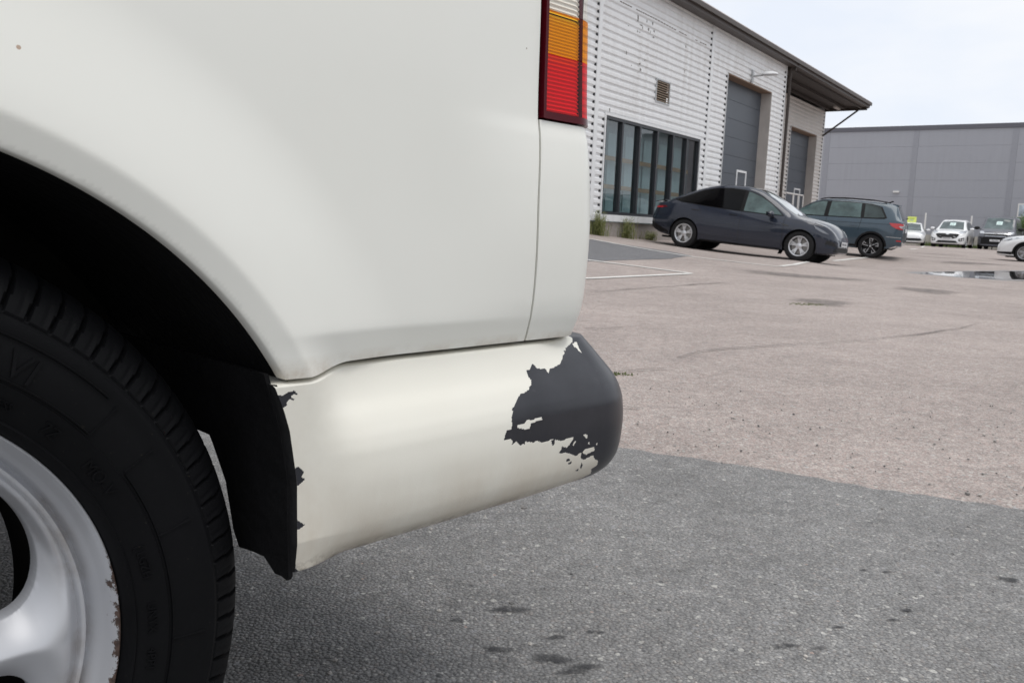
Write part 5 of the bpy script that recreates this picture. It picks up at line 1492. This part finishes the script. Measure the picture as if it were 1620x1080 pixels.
for nm, mt, z0, z1, p in (('red_lens', 'lens_red', LZ0+.0078, LZR, .0042), ('amber_lens', 'lens_amber', LZR+.0006, LZA, .0034), ('clear_lens', 'lens_clear', LZA+.0006, .93, .005), ('red_lens', 'lens_red', .9306, LZ1-.008, .005)):
    lens_part(nm, M[mt], T0+.0049, T1-.002, z0, z1, .0025, nz=8, nt=60, edge=.006)
    ribbed('reflector', T0+.0062, T1-.004, z0-.0004, z1+.0003, p)
    MB().add([corner(t, z, -.003-.004*q) for z in (z0, z1) for t, q in ((TEND-.042, 0), (TEND-.040, 1))], [(0,1,3,2)]).build('lens_divider', M['lens_dark'], lamp)

# rear bumper with its peeling paint
BZ = ([.333,.339,.35,.366,.385,.404,.428,.441,.452,.460,.474,.49,.501], [.034,.024,.012,.004,.001,0,.002,.006,.0115,.0175,.030,.0445,.055])
BS = [.030,.022,.011,.004,.001,0,.0015,.0045,.009,.013,.0215,.029,.0335]
XL_ = ([.332,.363,.413,.457,.497,.502], [.376,.3745,.374,.367,.355,.353])
def bump_pt(t, z):
    zc = np.clip(z, .333, .501); kc = ss(.66, .78, t); de = pchip(BZ[0], BZ[1], zc)*kc+pchip(BZ[0], BS, zc)*(1-kc); r = .09-de
    ph = np.clip((t-.777)/.09, 0, pi/2)
    x = np.where(t < .777, t, .777+r*np.sin(ph)); y = np.where(t < .777, .07-r, .07-r*np.cos(ph))
    y = np.where(t > .777+.09*pi/2, .07+(t-.777-.09*pi/2), y)
    yA = -.008+.3*np.interp(z, [.333, .36], [.02, 0]); k = ss(.385, .44, t)
    return x, np.where(t < .5, yA*(1-k)+y*k, y)
PEEL = {'main':[(0.7668,0.4966),(0.7348,0.4889),(0.7348,0.486),(0.7278,0.4813),(0.7203,0.4779),(0.7073,0.4757),(0.6993,0.4757),(0.6933,0.4702),(0.6913,0.4757),(0.6778,0.4774),(0.6718,0.483),(0.6648,0.477),(0.6598,0.4779),(0.6593,0.4732),(0.6598,0.4706),(0.6618,0.4672),(0.6583,0.4625),(0.6548,0.4612),(0.6543,0.4595),(0.6452,0.4566),(0.6397,0.4566),(0.6337,0.4532),(0.6252,0.4459),(0.6207,0.4434),(0.6217,0.4408),(0.6187,0.4365),(0.6172,0.4314),(0.6187,0.4306),(0.6167,0.4238),(0.6097,0.4242),(0.6052,0.414),(0.6157,0.4144),(0.6182,0.4114),(0.6172,0.4076),(0.6232,0.4101),(0.6267,0.408),(0.6292,0.405),(0.6357,0.4063),(0.6367,0.4042),(0.6372,0.408),(0.6503,0.405),(0.6563,0.4063),(0.6598,0.4037),(0.6678,0.4024),(0.6733,0.4029),(0.6788,0.4042),(0.6943,0.3999),(0.7153,0.4007),(0.7158,0.3982),(0.7093,0.3922),(0.7058,0.3901),(0.6973,0.3931),(0.6968,0.3892),(0.6923,0.3863),(0.6983,0.385),(0.7043,0.385),(0.7133,0.3816),(0.7258,0.3769),(0.7298,0.3803),(0.7338,0.379),(0.7333,0.3731),(0.7403,0.3701),(0.7533,0.3722),(0.7563,0.3722),(0.7613,0.3671),(0.7683,0.3641),(0.7709,0.3569),(0.7628,0.353),(0.7724,0.3441),(0.7678,0.3419),(0.7613,0.3334),(0.7468,0.333),(0.7583,0.333),(0.7714,0.333),(0.7909,0.336),(0.7919,0.339),(0.86,0.336),(1.3,0.334),(1.3,0.51),(0.86,0.51),(0.78,0.51)],'f1':[(0.7328,0.4936),(0.7388,0.4941),(0.7383,0.4906),(0.7398,0.4868),(0.7348,0.486)],'f2':[(0.7383,0.4949),(0.7433,0.4949),(0.7453,0.4902),(0.7418,0.4889)],'wt':[(0.7648,0.4949),(0.7749,0.4966),(0.7724,0.4906),(0.7714,0.4851),(0.7689,0.486),(0.7673,0.4902),(0.7643,0.4919)],'a':[(0.6252,0.4272),(0.6372,0.4272),(0.6387,0.4293),(0.6422,0.4306),(0.6457,0.4293),(0.6623,0.4301),(0.6648,0.4267),(0.6457,0.4263),(0.6447,0.4208),(0.6372,0.4208),(0.6257,0.4238)],'b':[(0.7323,0.4012),(0.7403,0.3999),(0.7403,0.3952),(0.7368,0.3965)],'c':[(0.7418,0.3892),(0.7453,0.3901),(0.7468,0.3867)],'d':[(0.7348,0.3794),(0.7378,0.3824),(0.7558,0.3824),(0.7573,0.3782),(0.7423,0.3756)],'e':[(0.7153,0.3918),(0.7198,0.3961),(0.7208,0.3948),(0.7173,0.3901)],'g':[(0.7578,0.3863),(0.7603,0.3867),(0.7603,0.3841)],'D1':[(0.6783,0.4033),(0.6843,0.4024),(0.6848,0.3978),(0.6808,0.3961)],'D2':[(0.7088,0.3765),(0.7133,0.3769),(0.7143,0.3735),(0.7083,0.3735)],'D3':[(0.7103,0.3705),(0.7183,0.3726),(0.7178,0.3692),(0.7143,0.3692)],'D4':[(0.7303,0.3577),(0.7348,0.3607),(0.7368,0.3564)],'D5':[(0.7368,0.3611),(0.7368,0.3675),(0.7413,0.362),(0.7408,0.3577)],'L1':[(0.345,0.4919),(0.345,0.4928),(0.357,0.4932),(0.3605,0.4919),(0.3645,0.4949),(0.3705,0.4958),(0.3745,0.4919),(0.3735,0.4902),(0.3705,0.4923),(0.3675,0.4902),(0.371,0.486),(0.37,0.4843),(0.3665,0.4872),(0.3635,0.4834),(0.364,0.4804),(0.361,0.4783),(0.356,0.4796),(0.345,0.4796)],'L2':[(0.345,0.4259),(0.369,0.4242),(0.3745,0.4263),(0.3805,0.4212),(0.378,0.4174),(0.3815,0.414),(0.3745,0.4097),(0.3695,0.4118),(0.345,0.4118)],'L3':[(0.345,0.3854),(0.3695,0.3846),(0.377,0.3786),(0.3815,0.3748),(0.375,0.3718),(0.37,0.3739),(0.345,0.3743)],'L4':[(0.345,0.3428),(0.345,0.3407),(0.3765,0.3411),(0.376,0.3373),(0.38,0.333),(0.3735,0.333),(0.345,0.333)]}
def in_poly(T, Z, P):
    c = np.zeros(T.shape, bool); P = np.array(P); n = len(P)
    for i in range(n):
        (x0, y0), (x1, y1) = P[i-1], P[i]
        m = ((y0 > Z) != (y1 > Z)); c ^= m & (T < (x1-x0)*(Z-y0)/((y1-y0) if y1 != y0 else 1e-9)+x0)
    return c
def bumper():
    zs = np.arange(.333, .5012, .00105); tail = np.r_[np.arange(.45, .925, .00125), np.arange(.93, .777+.09*pi/2+VW-.14, .03)]
    nL = 90; T = np.zeros((nL+len(tail)-1, len(zs))); 
    for j, z in enumerate(zs):
        x0 = float(np.interp(z, *XL_)); T[:nL, j] = np.linspace(x0, .45, nL)
    T[nL-1:, :] = tail[:, None]; Zg = np.broadcast_to(zs, T.shape)
    topz = Zg-.0065*(1-ss(.385, .435, T))*ss(.47, .503, Zg)          # the top edge dips near the arch
    x, y = bump_pt(T, Zg)
    pe = np.zeros(T.shape, bool)
    for k, p in PEEL.items():
        m = in_poly(T, Zg, p)
        if k in ('main',) or k[0] in 'DL': pe |= m
    for k, p in PEEL.items():
        if k in ('wt', 'a', 'b', 'c', 'd', 'e', 'g', 'f1', 'f2'): pe &= ~in_poly(T, Zg, p)
    G = np.stack([x, y, topz], -1)
    a, b = T.shape
    # shelf under the body and return under the bumper
    def inset(row, dz, d):
        q = row.copy(); q[:, 2] += dz
        for i in range(a):
            t = T[i, b//2]; ph = min(max((t-.777)/.09, 0), pi/2); q[i, 0] -= sin(ph)*d; q[i, 1] += cos(ph)*d
        return q
    rows = [inset(G[:, 0], .004, .05), inset(G[:, 0], -.003, .012)]+[G[:, j] for j in range(b)]+[inset(G[:, -1], .0015, .006), inset(G[:, -1], .002, .06)]
    GG = np.stack(rows, 1); PP = np.concatenate([pe[:, :1], pe[:, :1], pe, pe[:, -1:], pe[:, -1:]], 1)
    mb = MB().grid(GG); o = mb.build('rear_bumper', M['bumper'], van, smooth=180)
    at = o.data.attributes.new('peel', 'FLOAT', 'POINT'); at.data.foreach_set('value', PP.astype(np.float32).ravel())
    return o
bo = bumper()
# the painted edge towards the wheel
zs = np.linspace(.333, .4965, 30)
P = []
for z in zs:
    x0 = float(np.interp(z, *XL_)); y0 = float(bump_pt(np.array(x0), np.array(z))[1]); P.append([(x0+.0002, y0+.0004, z), (x0-.002, y0+.0035, z), (x0-.003, y0+.010, z), (x0+.004, y0+.03, z)])
MB().grid(P).build('bumper_edge', M['black_plastic'], van, smooth=60)

# inner body: what is seen through gaps and below
MB().box(.40, .775, .045, VW-.05, .45, 1.85).build('inner_body', M['underbody'], van)
MB().box(LEN0+.1, -.36, .05, VW-.05, .28, 1.85).build('floor_pan', M['underbody'], van)
MB().box(-.36, .40, .34, VW-.34, .50, 1.85).build('load_floor', M['underbody'], van)
MB().box(-.36, .40, .03, VW-.03, .72, 1.85).build('inner_side', M['underbody'], van)
# dark strip standing in for the shadow behind the corner gap
MB().box(.655, .682, .030, .046, .52, 1.85).build('seam_backing', M['gap'], van)

# wheel arch liner and the flap behind the wheel
P = []
for q in np.linspace(radians(-3), radians(183), 70):
    r = RA+.004 if q < radians(90) else RA+.004
    P.append([(WX+r*cos(q), y, WZ_+r*sin(q)) for y in np.linspace(.003, .36, 8) ])
mb = MB()
cut = [row for row in P]
mb.grid([row for row in P if row[0][2] > .425])
mb.build('arch_liner', M['liner'], van, smooth=60)
# flap: standing sheet behind the wheel, wider at the top
fl = [(.0005,.5045),(.30,.5045),(.30,.428),(.130,.4265),(.126,.420),(.104,.388),(.092,.345),(.083,.331),(.060,.334),(.040,.3355),(.030,.330),(.022,.3255),(.012,.3265),(.003,.3255),(.0003,.329),(0,.35),(0,.38),(0,.413),(0,.435),(0,.457),(.0003,.48)]
def xf(y, z): return float(np.interp(z, *XL_))-.0035
mb = MB(); n = len(fl)
A = [(xf(y, z)-.001, y, z) for y, z in fl]
mb.prism(A, (.004, 0, 0)); mb.build('mud_flap', M['liner'], van)

# wheels
def van_tyre():
    prof = [(.2020,.075),(.2030,.055),(.2056,.0415),(.2066,.0360),(.2105,.0285),(.2125,.0268),(.214,.0282),(.222,.0245),(.233,.0215),(.2352,.0208),(.2362,.0222),(.246,.0208),(.258,.0212),(.266,.0225),(.2685,.0218),(.274,.0226),(.2768,.0248),(.2775,.0268),(.2795,.0262),(.285,.0285),(.291,.0315),(.297,.036),(.3025,.042),(.307,.0495),(.3105,.058),(.3127,.068),(.3138,.078)]
    NB_ = 104; sub = 12; n = NB_*sub
    pr = np.array(prof); k0 = 18
    arr = np.zeros((n, len(prof), 2)); arr[:] = pr
    rj = random.Random(3)
    for b in range(NB_):
        for q in range(sub):
            i = b*sub+q
            for k in range(k0, len(prof)):
                sh = (k-k0)*.35
                qq = (q+sh) % sub
                g = 1.0 if qq < 1.4 else 0.0
                if k <= k0+2 and 4.2 < qq < 6.2: g = max(g, .18)
                if g:
                    w = min(1, (k-k0+.7)/2.5)
                    arr[i, k, 0] -= .0040*g*w; arr[i, k, 1] += .0045*g*w
    P = np.zeros((n, len(prof), 3)); th = np.arange(n)*2*pi/n
    P[:, :, 0] = arr[:, :, 0]*np.cos(th)[:, None]; P[:, :, 1] = arr[:, :, 1]; P[:, :, 2] = arr[:, :, 0]*np.sin(th)[:, None]
    mb = MB().grid(P, closed_u=True)
    # tread bands and the inner sidewall, simple
    far = [(.3138,.078),(.3142,.090),(.306,.0905),(.306,.098),(.3142,.0985),(.3145,.125),(.306,.1255),(.306,.134),(.3145,.1345),(.3142,.168),(.306,.1685),(.306,.176),(.3140,.1765),(.3125,.20),(.305,.214),(.285,.226),(.25,.232),(.21,.222),(.193,.206)]
    mb.lathe(far, 240)
    return mb
def van_wheel(x, root):
    t = van_tyre().build('wheel', M['tyre'], root, smooth=28, loc=(x, 0, WZ_))
    # raised lettering
    tx = MB()
    def arc_text(s, size, r, ang, dep=.0015, y=.0212):
        vs, fs = text_mesh(s, size, dep/2)
        out = []
        for (a, b, c) in vs:
            th = radians(ang)-a/(r+size*.35); rr = r+b; yy = np.interp(rr, [p[0] for p in SW], [p[1] for p in SW])
            out.append((rr*cos(th), yy-(c+dep/2)*1.0+.0001, rr*sin(th)))
        tx.add(out, fs)
    SW = [(.2065,.034),(.211,.0285),(.222,.0245),(.233,.0215),(.246,.0208),(.258,.0212),(.266,.0225),(.2685,.0218),(.274,.0226)]
    arc_text('SILVI', .026, .2415, 66, .0018)
    arc_text('7Z', .012, .2205, 48); arc_text('MO-V', .013, .2195, 37.5); arc_text('TUBELESS', .0075, .2215, 62)
    arc_text('( LGZH', .009, .2205, 17); arc_text('UNYX', .009, .2205, 4.5); arc_text('4PP1', .009, .2205, -5)
    pass
    tag(tx.build('lettering', M['tyre'], t, recalc=False), kind='stuff')
    lines = MB()
    for a0, a1, r in ((75, 41, .2385), (31, -14, .2385), (75, 43, .2655)):
        rows = []
        for q in np.linspace(radians(a0), radians(a1), 40): rows.append([((r+d)*cos(q), y_, (r+d)*sin(q)) for d, y_ in ((-.0008,.0225),(-.0003,.0203),(.0004,.0203),(.0009,.0225))])
        lines.grid(rows)
    for a in (41, 31.5, 17, -4):
        q = radians(a); rows = []
        for r in np.linspace(.239, .265, 8): rows.append([(r*cos(q+d), y_, r*sin(q+d)) for d, y_ in ((-.004,.0228),(-.0015,.0200),(.0015,.0200),(.004,.0228))])
        lines.grid(rows)
    tag(lines.build('moulding_line', M['tyre'], t, recalc=False), kind='stuff')
    # rim: polar height field with five soft-edged holes
    nr, nt = 150, 900
    r = np.r_[np.linspace(.02, .094, 24)[:-1], np.linspace(.094, .2055, nr)]; th = np.arange(nt)*2*pi/nt
    Rg, Tg = np.meshgrid(r, th)
    ca = radians(33)
    dth = ((Tg-ca+pi/5) % (2*pi/5))-pi/5
    rc, hr, ha = .1340, .0400, radians(26.5)
    u = (Rg-rc)/hr; v = dth/ha
    # superellipse, rounder at the outside
    e = (np.abs(u)**2.15+np.abs(v)**2.15)**(1/2.15)
    dist = (e-1)*.036                                         # rough distance from the hole edge, metres
    base = np.interp(r, [.02,.05,.075,.10,.13,.155,.172,.180,.183,.185,.1875,.190,.1915,.194,.198,.2015,.2043,.2055], [.046,.046,.050,.050,.052,.055,.059,.0625,.0650,.0605,.0602,.0655,.067,.060,.052,.0430,.0375,.0390])
    Y = np.broadcast_to(base, Rg.shape).copy()
    lip = 1-ss(.174, .182, Rg)
    roll = np.clip(1-dist/.020, 0, 1)
    bulge = np.exp(-((dist-.018)/.010)**2)
    Y = Y+lip*(.020*roll**2.2-.0055*bulge)
    Y += ss(.165,.1725,Rg)*0
    P = np.stack([Rg*np.cos(Tg), Y, Rg*np.sin(Tg)], -1)
    a, b = Rg.shape; V = P.reshape(-1, 3); idx = np.arange(a*b).reshape(a, b)
    F = np.stack([idx, np.roll(idx, -1, 0), np.roll(np.roll(idx, -1, 0), -1, 1), np.roll(idx, -1, 1)], -1)[:, :-1].reshape(-1, 4)
    ef = e.reshape(-1)[F].mean(1); cut = ef < 1
    gone = np.unique(F[cut]); F = F[~cut]; keep = np.unique(F); edge = np.intersect1d(gone, keep)
    # pull hole edges onto the outline
    ev = e.reshape(-1)[edge]; uu = (u.reshape(-1)[edge]/ev); vv = (v.reshape(-1)[edge]/ev)
    rr = rc+uu*hr; tt = Tg.reshape(-1)[edge]-dth.reshape(-1)[edge]+vv*ha
    V[edge, 0] = rr*np.cos(tt); V[edge, 2] = rr*np.sin(tt)
    mb = MB(); mb.v = [tuple(q) for q in V]; mb.f = [tuple(q) for q in F]
    rim = mb.build('rim', M['rim'], t, recalc=False)
    bm = bmesh.new(); bm.from_mesh(rim.data); bmesh.ops.delete(bm, geom=[q for q in bm.verts if not q.link_faces], context='VERTS')
    bd = {q for q_ in bm.edges if len(q_.link_faces) == 1 for q in q_.verts}
    hx = [(rc*cos(ca+2*pi*q/5), rc*sin(ca+2*pi*q/5)) for q in range(5)]
    sm = [q for q in bm.verts if q not in bd and .10 < hypot(q.co.x, q.co.z) < .182]
    for _ in range(10): bmesh.ops.smooth_vert(bm, verts=[q for q in sm if hypot(q.co.x, q.co.z) < .181], factor=.5, use_axis_x=True, use_axis_y=True, use_axis_z=True)
    be = [q for q in bm.edges if len(q.link_faces) == 1 and .09 < hypot(q.verts[0].co.x, q.verts[0].co.z) < .19]
    ret = bmesh.ops.extrude_edge_only(bm, edges=be)
    for q in [g for g in ret['geom'] if isinstance(g, bmesh.types.BMVert)]: q.co.y += .014
    bmesh.ops.recalc_face_normals(bm, faces=bm.faces); bm.to_mesh(rim.data); bm.free(); rim.data.shade_smooth(); rim.data.set_sharp_from_angle(angle=radians(60))
    m = MB(); m.lathe([(.194,.072),(.190,.082),(.180,.10),(.178,.20)], 96); m.build('rim_barrel', M['underbody'], t, smooth=60)
    m = MB(); m.lathe([(.0,.030),(.022,.032),(.030,.040),(.033,.052)], 30); m.build('hub_cap', M['rim'], t, smooth=60)
    for k in range(5):
        q = 2*pi*k/5+.2; m = MB(); m.tube((.056*cos(q), .040, .056*sin(q)), (.056*cos(q), .058, .056*sin(q)), .009, 6); m.build('wheel_nut', M['rust'], t)
    m = MB(); m.lathe([(.0,.085),(.110,.085),(.122,.092),(.125,.15),(.05,.16)], 48); m.build('brake_drum', M['underbody'], t, smooth=40)
    m = MB(); m.lathe([(.0,.078),(.062,.078),(.068,.088)], 30); m.build('hub_flange', M['rust'], t, smooth=40)
    return t
w0 = van_wheel(WX, van)
w1 = copy_tree(w0, van); w1.location = (WX-2.45, 0, WZ_)
for x in (WX, WX-2.45):
    w2 = copy_tree(w0, van); w2.location = (x, VW, WZ_); w2.rotation_euler = (0, 0, pi)
MB().tube((WX, .16, WZ_), (WX, VW-.16, WZ_), .045, 10).build('rear_axle', M['underbody'], van)

# the rest of the body, out of the picture but it shades the ground
MB().grid([[(x, yside(0, 1.9)+.02+.10*q+(VW-2*(yside(0,1.9)+.12))*0, 1.9+.06*sin(q*pi/2)) for q in (0, .5, 1)]+[(x, VW-.25+.15*(1-q)*0+.0, 1.96) for q in (0,)]+[(x, VW-.15, 1.9)] for x in np.linspace(LEN0, .75, 8)]).build('roof', M['van_paint'], van)
MB().grid([[(x, VW-float(yc(z)), z) for z in np.linspace(.45, 1.9, 10)] for x in np.linspace(LEN0, .735, 12)]).build('off_side_panel', M['van_paint'], van)
mb = MB(); zz = np.linspace(.507, 1.88, 24)
mb.grid([[(SCX+RCO-float(yc(z))-.001, y, z) for z in zz] for y in np.linspace(RCO+.078, VW-RCO-.078, 12)]); mb.build('tailgate', M['van_paint'], van)
mb = MB(); mb.grid([[(SCX+RCO-float(yc(z))+.004, y, z) for z in np.linspace(1.05, 1.72, 8)] for y in np.linspace(.26, VW-.26, 8)]); mb.build('rear_window', M['glass_mid'], van)
mb = MB(); mb.grid([[(LEN0+d, y, z) for d, z in ((.10,.30),(0,.55),(.05,.95),(.55,1.25),(1.0,1.86))] for y in np.linspace(.02, VW-.02, 8)]); mb.build('nose', M['van_paint'], van)
mb = MB(); mb.grid([[(x, .006+yside(x, z)-.012, z) for z in np.linspace(1.12, 1.68, 6)] for x in np.linspace(-2.2, .40, 12)]); mb.build('side_window', M['glass_mid'], van)
